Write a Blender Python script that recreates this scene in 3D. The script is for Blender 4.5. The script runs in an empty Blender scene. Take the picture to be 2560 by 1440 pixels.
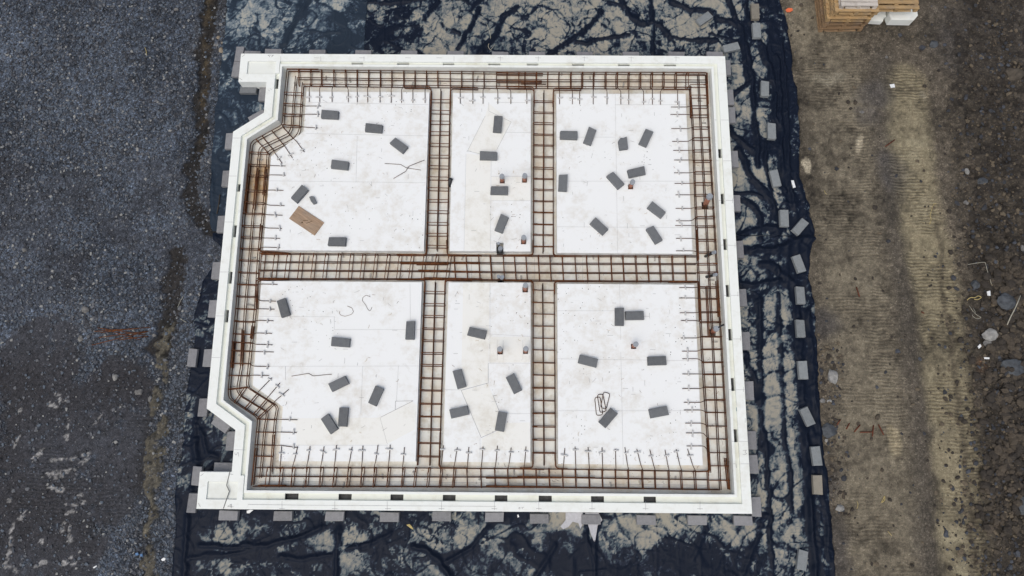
import bpy, math, random
import numpy as np
from mathutils import Matrix, Vector
from mathutils.geometry import delaunay_2d_cdt

random.seed(7)
rs = np.random.RandomState(11)
SC = bpy.context.scene
COL = SC.collection
# ------------------------------------------------------------------ camera
PW, PH, FPX = 2560, 1440, 1775.0
def _rot(p, r, y):
    Rx = np.array([[1,0,0],[0,math.cos(p),-math.sin(p)],[0,math.sin(p),math.cos(p)]])
    Ry = np.array([[math.cos(r),0,math.sin(r)],[0,1,0],[-math.sin(r),0,math.cos(r)]])
    Rz = np.array([[math.cos(y),-math.sin(y),0],[math.sin(y),math.cos(y),0],[0,0,1]])
    return Rz @ Rx @ Ry
CR = _rot(*np.radians([11.94666, .23034, .42344]))
CP = np.array([.90796, -4.04456, 17.152])
cam = bpy.data.cameras.new('camera')
cam.sensor_width = 36.0
cam.lens = FPX / PW * 36.0
cam.clip_end = 2000
cam_o = bpy.data.objects.new('camera', cam)
M4 = Matrix.Identity(4)
for i in range(3):
    for j in range(3): M4[i][j] = CR[i, j]
    M4[i][3] = CP[i]
cam_o.matrix_world = M4
COL.objects.link(cam_o)
SC.camera = cam_o
# ------------------------------------------------------------------ light
SUN_EL, SUN_AZ = math.radians(64), math.radians(212)
w = bpy.data.worlds.new("World"); SC.world = w; w.use_nodes = True
nt = w.node_tree
bg = nt.nodes['Background']
sky = nt.nodes.new('ShaderNodeTexSky'); sky.sky_type = 'NISHITA'; sky.sun_disc = False
sky.sun_elevation = SUN_EL; sky.sun_rotation = SUN_AZ
sky.air_density = 1.0; sky.dust_density = 6.0; sky.ozone_density = 1.0
nt.links.new(sky.outputs[0], bg.inputs['Color'])
bg.inputs['Strength'].default_value = 0.12
sl = bpy.data.lights.new('sun', 'SUN'); sl.energy = 1.36; sl.angle = math.radians(80); sl.color = (.92, .985, .935)
so = bpy.data.objects.new('sun', sl); COL.objects.link(so)
_d = Vector((math.sin(SUN_AZ)*math.cos(SUN_EL), math.cos(SUN_AZ)*math.cos(SUN_EL), math.sin(SUN_EL)))
so.rotation_euler = (-_d).to_track_quat('-Z', 'Y').to_euler()
SC.view_settings.view_transform = 'Standard'; SC.view_settings.look = 'None'
SC.view_settings.exposure = -0.22; SC.view_settings.gamma = 1
SC.cycles.max_bounces = 8

# ------------------------------------------------------------------ helpers
def P(x, y, z=0.0):
    """the point of the world at height z that the photo shows at pixel x, y"""
    d = CR @ np.array([(x-PW/2)/FPX, -(y-PH/2)/FPX, -1.0])
    t = (z-CP[2])/d[2]
    p = CP + t*d
    return Vector((p[0], p[1], z))
def P2(x, y, z=0.0):
    p = P(x, y, z); return (p.x, p.y)
def PA(pts, z=0.0): return [P2(x, y, z) for x, y in pts]

def tag(o, label=None, cat=None, group=None, kind=None):
    if label: o['label'] = label
    if cat: o['category'] = cat
    if group: o['group'] = group
    if kind: o['kind'] = kind
    return o
def empty(name, loc=(0,0,0), rz=0.0):
    o = bpy.data.objects.new(name, None); COL.objects.link(o)
    o.location = loc; o.rotation_euler = (0,0,rz); o.empty_display_size = .1
    return o
def link(name, me, parent=None, loc=(0,0,0), rot=(0,0,0), scale=(1,1,1)):
    o = bpy.data.objects.new(name, me); COL.objects.link(o)
    o.location = loc; o.rotation_euler = rot; o.scale = scale
    if parent: o.parent = parent
    return o

class MB:
    def __init__(s): s.v = []; s.f = []; s.m = []
    def quad(s, *pts, mi=0):
        b = len(s.v); s.v += [tuple(p) for p in pts]; s.f.append(tuple(range(b, b+len(pts)))); s.m.append(mi)
    def box(s, cx, cy, cz, sx, sy, sz, rz=0, mi=0):
        c, n = math.cos(rz), math.sin(rz); b = len(s.v)
        for dz in (-.5,.5):
            for dx, dy in ((-.5,-.5),(.5,-.5),(.5,.5),(-.5,.5)):
                x, y = dx*sx, dy*sy
                s.v.append((cx+c*x-n*y, cy+n*x+c*y, cz+dz*sz))
        for f in ((3,2,1,0),(4,5,6,7),(0,1,5,4),(1,2,6,5),(2,3,7,6),(3,0,4,7)):
            s.f.append(tuple(b+i for i in f)); s.m.append(mi)
    def prism(s, outer, z0, z1, holes=(), mi=0, bottom=True):
        """vertical solid over a polygon with holes"""
        def area(p): return sum(p[i][0]*p[(i+1)%len(p)][1]-p[(i+1)%len(p)][0]*p[i][1] for i in range(len(p)))
        outer = list(outer) if area(outer) > 0 else list(outer)[::-1]
        holes = [list(h) if area(h) < 0 else list(h)[::-1] for h in holes]
        loops = [outer]+holes
        flat = [p for l in loops for p in l]; n = len(flat); b = len(s.v)
        ed = []; k = 0
        for l in loops:
            ed += [(k+i, k+(i+1) % len(l)) for i in range(len(l))]; k += len(l)
        cv, _, cf, ov, _, _ = delaunay_2d_cdt([Vector(p) for p in flat], ed, [], 0, 1e-7)
        assert len(cv) == n
        back = {i: o[0] for i, o in enumerate(ov)}
        ctr = np.array([[sum(cv[i].x for i in f)/len(f), sum(cv[i].y for i in f)/len(f)] for f in cf])
        keep = inside(ctr[:,0], ctr[:,1], outer)
        for h in holes: keep &= ~inside(ctr[:,0], ctr[:,1], h)
        tris = [tuple(back[i] for i in f) for f, q in zip(cf, keep) if q]
        s.v += [(x,y,z0) for x,y in flat]+[(x,y,z1) for x,y in flat]
        for t in tris:
            a, c, d = (flat[i] for i in t)
            cr = (c[0]-a[0])*(d[1]-a[1])-(c[1]-a[1])*(d[0]-a[0])
            if abs(cr) < 1e-12: continue
            t = t if cr > 0 else t[::-1]
            s.f.append(tuple(b+n+i for i in t)); s.m.append(mi)
            if bottom: s.f.append(tuple(b+i for i in t[::-1])); s.m.append(mi)
        k = b
        for l in loops:
            m = len(l)
            for i in range(m):
                j = (i+1) % m
                s.f.append((k+i, k+j, k+n+j, k+n+i)); s.m.append(mi)
            k += m
    def tube(s, pts, r, n=6, closed=False, mi=0, r2=None):
        pts = [Vector(p) for p in pts]; m = len(pts); rings = []
        for i, p in enumerate(pts):
            if closed: a, c = pts[i-1], pts[(i+1)%m]
            else: a, c = pts[max(i-1,0)], pts[min(i+1,m-1)]
            d0 = (p-a); d1 = (c-p)
            d = (d0.normalized() if d0.length > 1e-9 else Vector()) + (d1.normalized() if d1.length > 1e-9 else Vector())
            if d.length < 1e-6: d = d1 if d1.length else d0
            d.normalize()
            up = Vector((0,0,1)) if abs(d.z) < .95 else Vector((0,1,0))
            u = d.cross(up).normalized(); w_ = d.cross(u)
            rr = r if r2 is None else r+(r2-r)*i/max(m-1,1)
            b = len(s.v)
            for k in range(n):
                t = 2*math.pi*k/n
                s.v.append(tuple(p+u*math.cos(t)*rr+w_*math.sin(t)*rr))
            rings.append(b)
        q = m if closed else m-1
        for i in range(q):
            a, c = rings[i], rings[(i+1)%m]
            for k in range(n):
                s.f.append((a+k, c+k, c+(k+1)%n, a+(k+1)%n)); s.m.append(mi)
        if not closed:
            s.f.append(tuple(rings[0]+k for k in range(n))); s.m.append(mi)
            s.f.append(tuple(rings[-1]+k for k in range(n))[::-1]); s.m.append(mi)
    def mesh(s, name, mats, smooth=False, recalc=False):
        me = bpy.data.meshes.new(name); me.from_pydata(s.v, [], s.f)
        for m in (mats if isinstance(mats, (list, tuple)) else [mats]): me.materials.append(m)
        me.polygons.foreach_set('material_index', s.m)
        if smooth: me.polygons.foreach_set('use_smooth', [True]*len(s.f))
        me.update()
        if recalc:
            import bmesh
            bm = bmesh.new(); bm.from_mesh(me); bmesh.ops.recalc_face_normals(bm, faces=bm.faces); bm.to_mesh(me); bm.free()
        return me
    def build_each(s, name, mats, parent):
        for i in range(0, len(s.v), 8):
            q = MB(); q.v = s.v[i:i+8]; q.f = [tuple(k-i for k in f) for f in s.f[i//8*6:i//8*6+6]]; q.m = [0]*6
            q.build(name, mats, parent)
    def build(s, name, mats, parent=None, smooth=False, loc=(0,0,0), rot=(0,0,0), recalc=False):
        return link(name, s.mesh(name, mats, smooth, recalc), parent, loc, rot)

def fillet(pts, r, n=4, closed=False):
    pts = [Vector(p) for p in pts]; out = []; m = len(pts)
    for i, p in enumerate(pts):
        if not closed and i in (0, m-1): out.append(p); continue
        a, c = pts[i-1], pts[(i+1)%m]
        da, dc = (a-p), (c-p)
        rr = min(r, da.length*.45, dc.length*.45)
        a1 = p+da.normalized()*rr; c1 = p+dc.normalized()*rr
        for k in range(n+1):
            t = k/n
            out.append((1-t)**2*a1+2*t*(1-t)*p+t*t*c1)
    return out
def bevel_mesh(me, width, seg=1):
    import bmesh
    bm = bmesh.new(); bm.from_mesh(me)
    bmesh.ops.remove_doubles(bm, verts=bm.verts, dist=1e-5)
    es = [e for e in bm.edges if len(e.link_faces) == 2 and e.calc_face_angle(0) > .5]
    bmesh.ops.bevel(bm, geom=es, offset=width, segments=seg, affect='EDGES', profile=.6)
    bm.to_mesh(me); bm.free(); me.update()
    return me
def offset_poly(pts, d):
    """counter-clockwise polygon moved inward by d"""
    n = len(pts); out = []
    L = []
    for i in range(n):
        a, b = Vector(pts[i]), Vector(pts[(i+1)%n]); e = (b-a).normalized(); nn = Vector((-e.y, e.x))
        L.append((a+nn*d, e))
    for i in range(n):
        (p, e), (q, g) = L[i-1], L[i]
        den = e.x*g.y-e.y*g.x
        if abs(den) < 1e-6: out.append((q.x, q.y)); continue
        t = ((q.x-p.x)*g.y-(q.y-p.y)*g.x)/den
        out.append((p.x+e.x*t, p.y+e.y*t))
    return out

# numpy noise
def _h(ix, iy, seed):
    n = (ix.astype(np.int64)*374761393 + iy.astype(np.int64)*668265263 + seed*1442695041) & 0xffffffff
    n = ((n ^ (n >> 13))*1274126177) & 0xffffffff
    n = (n ^ (n >> 16)) & 0xffffff
    return n/float(0xffffff)
def vn(x, y, seed=0):
    xi, yi = np.floor(x), np.floor(y); fx, fy = x-xi, y-yi
    fx = fx*fx*fx*(fx*(fx*6-15)+10); fy = fy*fy*fy*(fy*(fy*6-15)+10)
    a = _h(xi,yi,seed); b = _h(xi+1,yi,seed); c = _h(xi,yi+1,seed); d = _h(xi+1,yi+1,seed)
    return (a*(1-fx)+b*fx)*(1-fy)+(c*(1-fx)+d*fx)*fy
def fbm(x, y, seed=0, o=4, g=.5):
    s = 0; a = 1; t = 0
    for i in range(o):
        s = s+a*vn(x*2**i+i*17.3, y*2**i-i*9.1, seed+i*31); t += a; a *= g
    return s/t
def sstep(a, b, x):
    t = np.clip((x-a)/(b-a), 0, 1); return t*t*(3-2*t)
def dline(X, Y, pts):
    d = np.full(X.shape, 1e9)
    for (ax, ay), (bx, by) in zip(pts[:-1], pts[1:]):
        ex, ey = bx-ax, by-ay; l = ex*ex+ey*ey+1e-12
        t = np.clip(((X-ax)*ex+(Y-ay)*ey)/l, 0, 1)
        d = np.minimum(d, (X-ax-t*ex)**2+(Y-ay-t*ey)**2)
    return np.sqrt(d)
def inside(X, Y, poly):
    r = np.zeros(X.shape, bool); n = len(poly)
    for i in range(n):
        x1, y1 = poly[i]; x2, y2 = poly[(i+1)%n]
        if y1 == y2: continue
        c = ((y1 > Y) != (y2 > Y)) & (X < (x2-x1)*(Y-y1)/(y2-y1)+x1)
        r ^= c
    return r
def grid_mesh(name, X, Y, Z, mat, smooth=True, attrs=None, col=None):
    r, c = X.shape
    me = bpy.data.meshes.new(name)
    co = np.stack([X, Y, Z], -1).reshape(-1, 3).astype(np.float32)
    idx = np.arange(r*c).reshape(r, c)
    q = np.stack([idx[:-1,:-1], idx[:-1,1:], idx[1:,1:], idx[1:,:-1]], -1).reshape(-1, 4).astype(np.int32)
    me.vertices.add(r*c); me.vertices.foreach_set('co', co.ravel())
    nq = len(q); me.loops.add(nq*4); me.loops.foreach_set('vertex_index', q.ravel())
    me.polygons.add(nq); me.polygons.foreach_set('loop_start', np.arange(0, nq*4, 4, dtype=np.int32))
    me.polygons.foreach_set('use_smooth', np.full(nq, smooth))
    me.materials.append(mat)
    for k, v in (attrs or {}).items():
        a = me.attributes.new(k, 'FLOAT', 'POINT'); a.data.foreach_set('value', v.ravel().astype(np.float32))
    if col is not None:
        a = me.attributes.new('tone', 'FLOAT_COLOR', 'POINT')
        a.data.foreach_set('color', np.concatenate([col.reshape(-1,3), np.ones((r*c,1))], 1).astype(np.float32).ravel())
    me.update(calc_edges=True); me.validate()
    return me

# ------------------------------------------------------------------ materials
def mat(name):
    m = bpy.data.materials.new(name); m.use_nodes = True
    n = m.node_tree; b = n.nodes['Principled BSDF']
    return m, n, b
def noise(n, scale, detail=4, rough=.55, vec=None, dist=0):
    t = n.nodes.new('ShaderNodeTexNoise'); t.inputs['Scale'].default_value = scale
    t.inputs['Detail'].default_value = detail; t.inputs['Roughness'].default_value = rough; t.inputs['Distortion'].default_value = dist
    if vec is None: vec = coord(n)
    n.links.new(vec, t.inputs['Vector']); return t.outputs['Fac']
def coord(n, kind='world'):
    if kind == 'world':
        g = n.nodes.new('ShaderNodeNewGeometry'); return g.outputs['Position']
    return n.nodes.new('ShaderNodeTexCoord').outputs['Object']
def ramp(n, fac, stops):
    r = n.nodes.new('ShaderNodeValToRGB'); e = r.color_ramp.elements
    while len(e) > 1: e.remove(e[-1])
    e[0].position = stops[0][0]; e[0].color = (*stops[0][1], 1)
    for p, c in stops[1:]:
        k = e.new(p); k.color = (*c, 1)
    n.links.new(fac, r.inputs['Fac']); return r.outputs['Color']
def g3(v): return (v, v, v)
def mix(n, a, b, fac, mode='MIX'):
    m = n.nodes.new('ShaderNodeMix'); m.data_type = 'RGBA'; m.blend_type = mode
    for s, v in ((m.inputs[0], fac), (m.inputs[6], a), (m.inputs[7], b)):
        if isinstance(v, (int, float)): s.default_value = v
        elif isinstance(v, tuple): s.default_value = (*v, 1)
        else: n.links.new(v, s)
    return m.outputs[2]
def math_(n, op, a, b=None, clamp=False):
    m = n.nodes.new('ShaderNodeMath'); m.operation = op; m.use_clamp = clamp
    for s, v in zip(m.inputs, (a, b)):
        if v is None: continue
        if isinstance(v, (int, float)): s.default_value = v
        else: n.links.new(v, s)
    return m.outputs[0]
def bump(n, b, h, strength=.3, dist=.01):
    k = n.nodes.new('ShaderNodeBump'); k.inputs['Strength'].default_value = strength; k.inputs['Distance'].default_value = dist
    n.links.new(h, k.inputs['Height']); n.links.new(k.outputs[0], b.inputs['Normal'])
def attr(n, name, out='Fac'):
    a = n.nodes.new('ShaderNodeAttribute'); a.attribute_name = name; return a.outputs[out]
def objrand(n): return n.nodes.new('ShaderNodeObjectInfo').outputs['Random']
def setc(n, b, c):
    if isinstance(c, tuple): b.inputs['Base Color'].default_value = (*c, 1)
    else: n.links.new(c, b.inputs['Base Color'])
def plain(name, c, rough=.7, var=.25, scale=20, metal=0):
    m, n, b = mat(name)
    f = noise(n, scale, 5, .6)
    r = ramp(n, f, [(.3, tuple(v*(1-var) for v in c)), (.7, tuple(min(1, v*(1+var)) for v in c))])
    setc(n, b, r); b.inputs['Roughness'].default_value = rough; b.inputs['Metallic'].default_value = metal
    return m

def eps_mat(name, base, dirt, dirt_amt, specks=0.0, rust=False):
    m, n, b = mat(name)
    f1 = noise(n, .9, 6, .6); f2 = noise(n, 5.0, 6, .65)
    d = math_(n, 'MULTIPLY', f1, f2)
    dm = ramp(n, d, [(.24, g3(0)), (.42, g3(1))])
    c = mix(n, base, dirt, math_(n, 'MULTIPLY', dm, dirt_amt))
    sc = noise(n, 2.2, 8, .75, dist=1.5)                       # foot scuffs
    scm = ramp(n, sc, [(.60, g3(0)), (.70, g3(1))])
    c = mix(n, c, tuple(v*.72 for v in dirt), math_(n, 'MULTIPLY', scm, dirt_amt*.55))
    if specks:
        v = n.nodes.new('ShaderNodeTexVoronoi'); v.inputs['Scale'].default_value = 15
        n.links.new(coord(n), v.inputs['Vector'])
        wn = n.nodes.new('ShaderNodeSeparateColor'); n.links.new(v.outputs['Color'], wn.inputs[0])
        area = noise(n, .55, 3, .5)
        am = ramp(n, area, [(.52, g3(0)), (.60, g3(1))])
        size = math_(n, 'MULTIPLY', wn.outputs[0], .20)
        sp = math_(n, 'LESS_THAN', v.outputs['Distance'], size)
        pick = math_(n, 'GREATER_THAN', wn.outputs[1], .5)
        sp = math_(n, 'MULTIPLY', math_(n, 'MULTIPLY', sp, pick), am)
        c = mix(n, c, (.10, .095, .09), math_(n, 'MULTIPLY', sp, specks))
    if rust:
        rn = noise(n, 1.1, 5, .7); rm = ramp(n, rn, [(.42, g3(0)), (.68, g3(1))])
        c = mix(n, c, (.56, .38, .19), math_(n, 'MULTIPLY', rm, .45))
        dist = n.nodes.new('ShaderNodeVectorMath'); dist.operation = 'DISTANCE'
        n.links.new(coord(n), dist.inputs[0]); dist.inputs[1].default_value = (-5.55, 2.25, .1)
        near = ramp(n, dist.outputs['Value'], [(.35, g3(1)), (1.25, g3(0))])
        c = mix(n, c, (.50, .28, .08), math_(n, 'MULTIPLY', near, math_(n, 'MULTIPLY', f2, 1.35, True)))
    setc(n, b, c); b.inputs['Roughness'].default_value = .8
    b.inputs['Specular IOR Level'].default_value = .25
    bump(n, b, noise(n, 90, 3, .6), .12, .004)
    return m
M = {}
M['eps'] = eps_mat('white_foam', (.86, .875, .88), (.62, .58, .51), .55, .9)
M['eps_ring'] = eps_mat('clean_white_foam', (.86, .885, .86), (.64, .63, .55), .45)
M['eps_chan'] = eps_mat('greenish_foam', (.765, .785, .715), (.57, .55, .45), .5)
M['eps_ring2'] = eps_mat('greyed_foam', (.80, .82, .78), (.60, .60, .52), .45)
M['eps_base'] = eps_mat('stained_foam', (.80, .805, .765), (.52, .49, .41), .85, .6, True)
M['eps_tan'] = eps_mat('cream_foam', (.85, .85, .82), (.60, .56, .47), .5, .25)
M['line'] = plain('pencil_grey', (.36, .36, .37), .8, .2)
M['gap'] = plain('open_gap', (.12, .12, .12), .9, .2)

def steel(name, a, b_, c):
    m, n, b = mat(name)
    f = noise(n, 14, 5, .7)
    setc(n, b, ramp(n, f, [(.32, a), (.5, b_), (.7, c)]))
    b.inputs['Roughness'].default_value = .75; b.inputs['Metallic'].default_value = .15
    return m
M['rust'] = steel('rusty_steel', (.055, .015, .004), (.122, .037, .008), (.215, .078, .019))
M['rust2'] = steel('dark_rusty_steel', (.030, .010, .004), (.068, .023, .008), (.125, .045, .014))
M['rust3'] = steel('bright_rusty_steel', (.055, .013, .006), (.12, .03, .012), (.18, .055, .022))

def block_mat(name, c, var=.16):
    m, n, b = mat(name)
    oc = coord(n, 'obj')
    f = noise(n, 38, 6, .8, oc); g = noise(n, 9, 5, .65, oc)
    k = math_(n, 'ADD', math_(n, 'MULTIPLY', f, .5), math_(n, 'ADD', math_(n, 'MULTIPLY', g, .55), math_(n, 'MULTIPLY', objrand(n), .28)))
    setc(n, b, ramp(n, k, [(.43, tuple(v*(1-var*1.6) for v in c)), (.66, c), (.94, tuple(v*(1+var*1.6) for v in c))]))
    b.inputs['Roughness'].default_value = .9
    bump(n, b, f, .8, .008)
    return m
M['blk_dark'] = block_mat('damp_concrete', (.148, .156, .166))
M['blk_lite'] = block_mat('dry_concrete', (.235, .235, .248))
M['blk_blue'] = block_mat('pale_concrete', (.215, .232, .242))
M['spacer'] = plain('spacer_grey', (.58, .58, .58), .8, .2)
M['spacer_chan'] = plain('spacer_pale', (.44, .42, .39), .8, .2)
M['terra'] = plain('terracotta_plastic', (.33, .135, .085), .45, .15)
M['cap'] = plain('grey_plastic', (.30, .325, .36), .4, .12)
M['black'] = plain('black_plastic', (.016, .017, .02), .4, .3)
M['dark'] = plain('dark_void', (.008, .008, .008), 1, .1)
M['white_pl'] = plain('white_scrap', (.78, .79, .80), .6, .08)
M['orange'] = plain('orange_scrap', (.75, .16, .06), .5, .15)
M['blue'] = plain('blue_scrap', (.06, .17, .36), .5, .2)
M['bluegrey'] = plain('blue_grey_strip', (.10, .24, .31), .5, .2)
M['straw'] = plain('yellow_twine', (.48, .38, .16), .8, .25)
M['paletwine'] = plain('pale_twine', (.42, .40, .33), .8, .2)

def wood(name, a, b_):
    m, n, b = mat(name)
    oc = coord(n, 'obj')
    mp = n.nodes.new('ShaderNodeMapping'); mp.inputs['Scale'].default_value = (1.2, 14, 14); n.links.new(oc, mp.inputs['Vector'])
    f = noise(n, 3.0, 6, .65, mp.outputs[0], .6)
    c = ramp(n, f, [(.3, a), (.7, b_)])
    g = noise(n, 4, 3, .6)
    c = mix(n, c, (.25, .22, .19), ramp(n, g, [(.5, g3(0)), (.8, g3(.7))]))
    c = mix(n, c, mix(n, (.75, .70, .65), (1.15, 1.1, 1.05), objrand(n)), 1.0, 'MULTIPLY')
    setc(n, b, c); b.inputs['Roughness'].default_value = .8
    return m
M['wood'] = wood('pallet_pine', (.36, .24, .12), (.60, .44, .235))
M['wood_old'] = wood('weathered_pallet', (.22, .145, .085), (.40, .28, .165))
M['wood_white'] = wood('white_washed_wood', (.55, .53, .50), (.70, .68, .66))
M['ply'] = wood('plywood_face', (.20, .135, .09), (.44, .33, .24))

# ------------------------------------------------------------------ outlines of the foundation (metres)
MAIN = [(-5.55,5.67),(-5.55,4.02),(-6.285,3.495),(-6.285,-3.425),(-5.57,-3.91),(-5.57,-5.67),(6.275,-5.67),(6.275,5.67)]
def shifted(top, bot): return [(x, (top if y > 5 else bot if y < -5 else y)) for x, y in MAIN]
OUTER = [(-6.275,5.67),(-6.275,4.87),(-5.55,4.87),(-5.55,4.02),(-6.285,3.495),(-6.285,-3.425),(-5.57,-3.91),(-5.57,-4.855),(-6.30,-4.855),(-6.30,-5.67),(6.275,-5.67),(6.275,5.67)]
K = offset_poly(MAIN, .21)
UO = offset_poly(shifted(5.69, -5.625), .312)
UI = offset_poly(shifted(5.69, -5.625), .370)
# the channel stops short of the solid corner blocks on the left
KH = [(-5.25, K[0][1]), (-5.25, 5.12), (K[1][0], 5.12)] + list(K[1:5]) + [(K[5][0], -4.93), (-5.275, -4.93), (-5.275, K[5][1])] + list(K[6:])
ZT, ZP, ZB, ZC = .40, .30, .10, .345
PADS = {
 'tl': [(-1.36,4.66),(-4.53,4.66),(-4.53,3.56),(-5.31,2.87),(-5.31,.43),(-1.36,.43)],
 'tm': [(1.255,4.645),(-.75,4.645),(-.73,.44),(1.26,.44)],
 'tr': [(5.235,4.66),(1.91,4.64),(1.91,.41),(5.225,.41)],
 'bl': [(-1.38,-.35),(-5.29,-.35),(-5.29,-2.87),(-4.54,-3.37),(-4.54,-4.61),(-1.38,-4.59)],
 'bm': [(1.265,-.345),(-.73,-.35),(-.75,-4.59),(1.27,-4.59)],
 'br': [(5.235,-.365),(1.91,-.365),(1.91,-4.615),(5.24,-4.62)],
}
# ------------------------------------------------------------------ plastic sheets and ground
def interp_edge(pts):
    pts = sorted(pts, key=lambda p: p[1]); ys = np.array([p[1] for p in pts]); xs = np.array([p[0] for p in pts])
    return lambda Y: np.interp(Y, ys, xs)
EDGE_R = interp_edge([(8.0,9.2)]+PA([(1942,-40),(1950,0),(1966,60),(1974,100),(1980,170),(1984,200),(1992,240),(1996,290),(1999,340),(1997,400),(1996,440),(2008,470),(2022,510),(2026,545),(2033,575),(2038,600),(2030,612),(2026,640),(2022,690),(2030,740),(2036,790),(2040,850),(2045,920),(2048,990),(2052,1040),(2056,1090),(2058,1140),(2068,1200),(2074,1260),(2080,1330),(2086,1400),(2092,1480)])+[(8.2,-9.2)])
EDGE_L = interp_edge([(-6.97,9.2)]+PA([(568,0),(563,60),(556,130),(548,200),(543,250),(537,320),(530,400),(526,470),(528,520),(529,560),(533,600),(552,618),(556,640),(548,655),(528,668),(511,700),(502,730),(491,765),(487,800),(486,860),(475,920),(468,965),(464,1010),(461,1060),(464,1100),(452,1140),(445,1180),(440,1250),(436,1350),(434,1440)])+[(-6.75,-9.2)])
RIDGES = [([(1200,134),(1240,87),(1256,44),(1294,19)],5,1),([(1375,136),(1410,112),(1450,87),(1480,60),(1505,28)],5,1.2),([(1437,106),(1469,108),(1520,94),(1575,89)],4,1),
 ([(1553,0),(1569,34),(1606,56),(1653,62),(1675,94)],6,1),([(1628,0),(1634,130)],4,.8),([(1675,92),(1730,102),(1794,100)],4,1),([(1778,87),(1844,103)],3,.7),
 ([(1680,6),(1730,25),(1770,30),(1800,50),(1840,62)],6,1),([(1822,0),(1840,50),(1856,81),(1862,150),(1866,200)],5,1),([(1866,0),(1870,40),(1878,81),(1909,125),(1925,175),(1928,200)],5,1.3),
 ([(777,-10),(757,25),(735,62),(720,90),(710,112)],5,1),([(1200,20),(1180,60),(1160,95),(1147,120)],4,.9),([(1097,5),(1080,25),(1060,50)],4,.8),([(745,70),(800,84),(850,82)],3,.5),
 ([(915,5),(980,8),(1060,-5)],5,.8),([(1100,60),(1140,82),(1150,85)],3,.7),
 ([(1865,112),(1876,180),(1880,230),(1887,290),(1892,340),(1894,415)],5,1.2),([(1890,95),(1905,130),(1915,155),(1932,192),(1936,240),(1935,292),(1945,310),(1950,340)],5,1.4),
 ([(1940,140),(1948,230),(1952,330),(1955,440),(1962,480)],5,1.4),([(1955,100),(1962,200),(1968,300),(1970,420),(1982,520)],4,1.1),([(1912,360),(1915,420),(1930,500),(1945,545)],4,1),
 ([(1837,234),(1858,218),(1880,205)],4,1),([(1825,320),(1838,340),(1855,360),(1882,377)],6,1),([(1845,375),(1860,400),(1872,430),(1900,470),(1930,507),(1942,545)],6,1.2),
 ([(1832,481),(1870,484),(1905,492)],4,.9),([(1852,500),(1880,515),(1895,535),(1900,550),(1900,605)],5,1),([(1840,597),(1877,577),(1915,570),(1950,572)],6,1.1),
 ([(1857,622),(1905,626),(1952,622),(1980,608),(2002,595),(2038,598)],7,1.4),([(1900,662),(1925,664),(1952,682),(1985,720),(1990,760)],7,1.2),([(1845,705),(1890,712),(1950,700)],5,1),
 ([(1897,750),(1899,830),(1900,910),(1903,1000),(1906,1120)],5,1.1),([(1943,740),(1948,800),(1950,860),(1955,977),(1961,1085),(1975,1200),(1977,1280)],4,.8),([(1860,880),(1875,920),(1890,960),(1897,1000)],5,1),
 ([(1910,1080),(1917,1160),(1921,1220),(1926,1355)],4,1),([(1990,760),(2000,850),(2003,960),(2012,1080),(2022,1200),(2031,1355),(2038,1440)],6,1.4),([(2018,780),(2030,900),(2035,1000),(2048,1100),(2058,1240),(2070,1400)],5,1.1),
 ([(1912,1290),(1890,1350),(1860,1430)],5,.8),([(1925,1360),(1930,1440)],4,.6),
 ([(502,1362),(560,1364),(620,1366),(665,1365),(715,1352),(765,1337),(800,1320)],5,1),([(470,1395),(520,1386),(580,1385),(640,1372)],5,.7),([(846,1305),(845,1360),(840,1440)],5,1),
 ([(866,1372),(905,1362),(940,1352),(975,1335)],5,.9),([(1036,1364),(1072,1372),(1095,1400),(1124,1440)],6,1.2),([(1118,1402),(1150,1385),(1182,1366)],4,.9),([(1390,1360),(1370,1395),(1340,1440)],5,.8),
 ([(1460,1300),(1470,1350),(1483,1405)],4,1),([(1500,1300),(1488,1350),(1484,1440)],4,.9),([(1765,1310),(1755,1340),(1730,1400)],5,.7),([(1240,1300),(1210,1330),(1185,1362)],4,.7),([(700,1395),(760,1400),(830,1385)],5,.8),
 ([(488,1100),(496,1180),(482,1220),(470,1280),(464,1350),(462,1440)],6,1.3),([(500,1080),(520,1130),(545,1140)],5,.9),([(535,1160),(510,1185),(497,1200)],5,1),([(500,1000),(490,1060),(485,1110)],4,.8),([(530,430),(533,540),(540,600)],4,.6)]
CREASES_TOP = [652,695,800,835,881,962,1007,1057,1132,1172,1270,1316,1362,1416,1517,1600,1631,1672,1735,1790]
CREASES_BOT = [527,582,640,705,762,810,844,900,956,1010,1070,1132,1181,1227,1274,1316,1372,1430,1482,1540,1590,1640,1695,1749,1805,1870,1931,1990,2030]
CREASES_LEFT = [545, 592]
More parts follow.
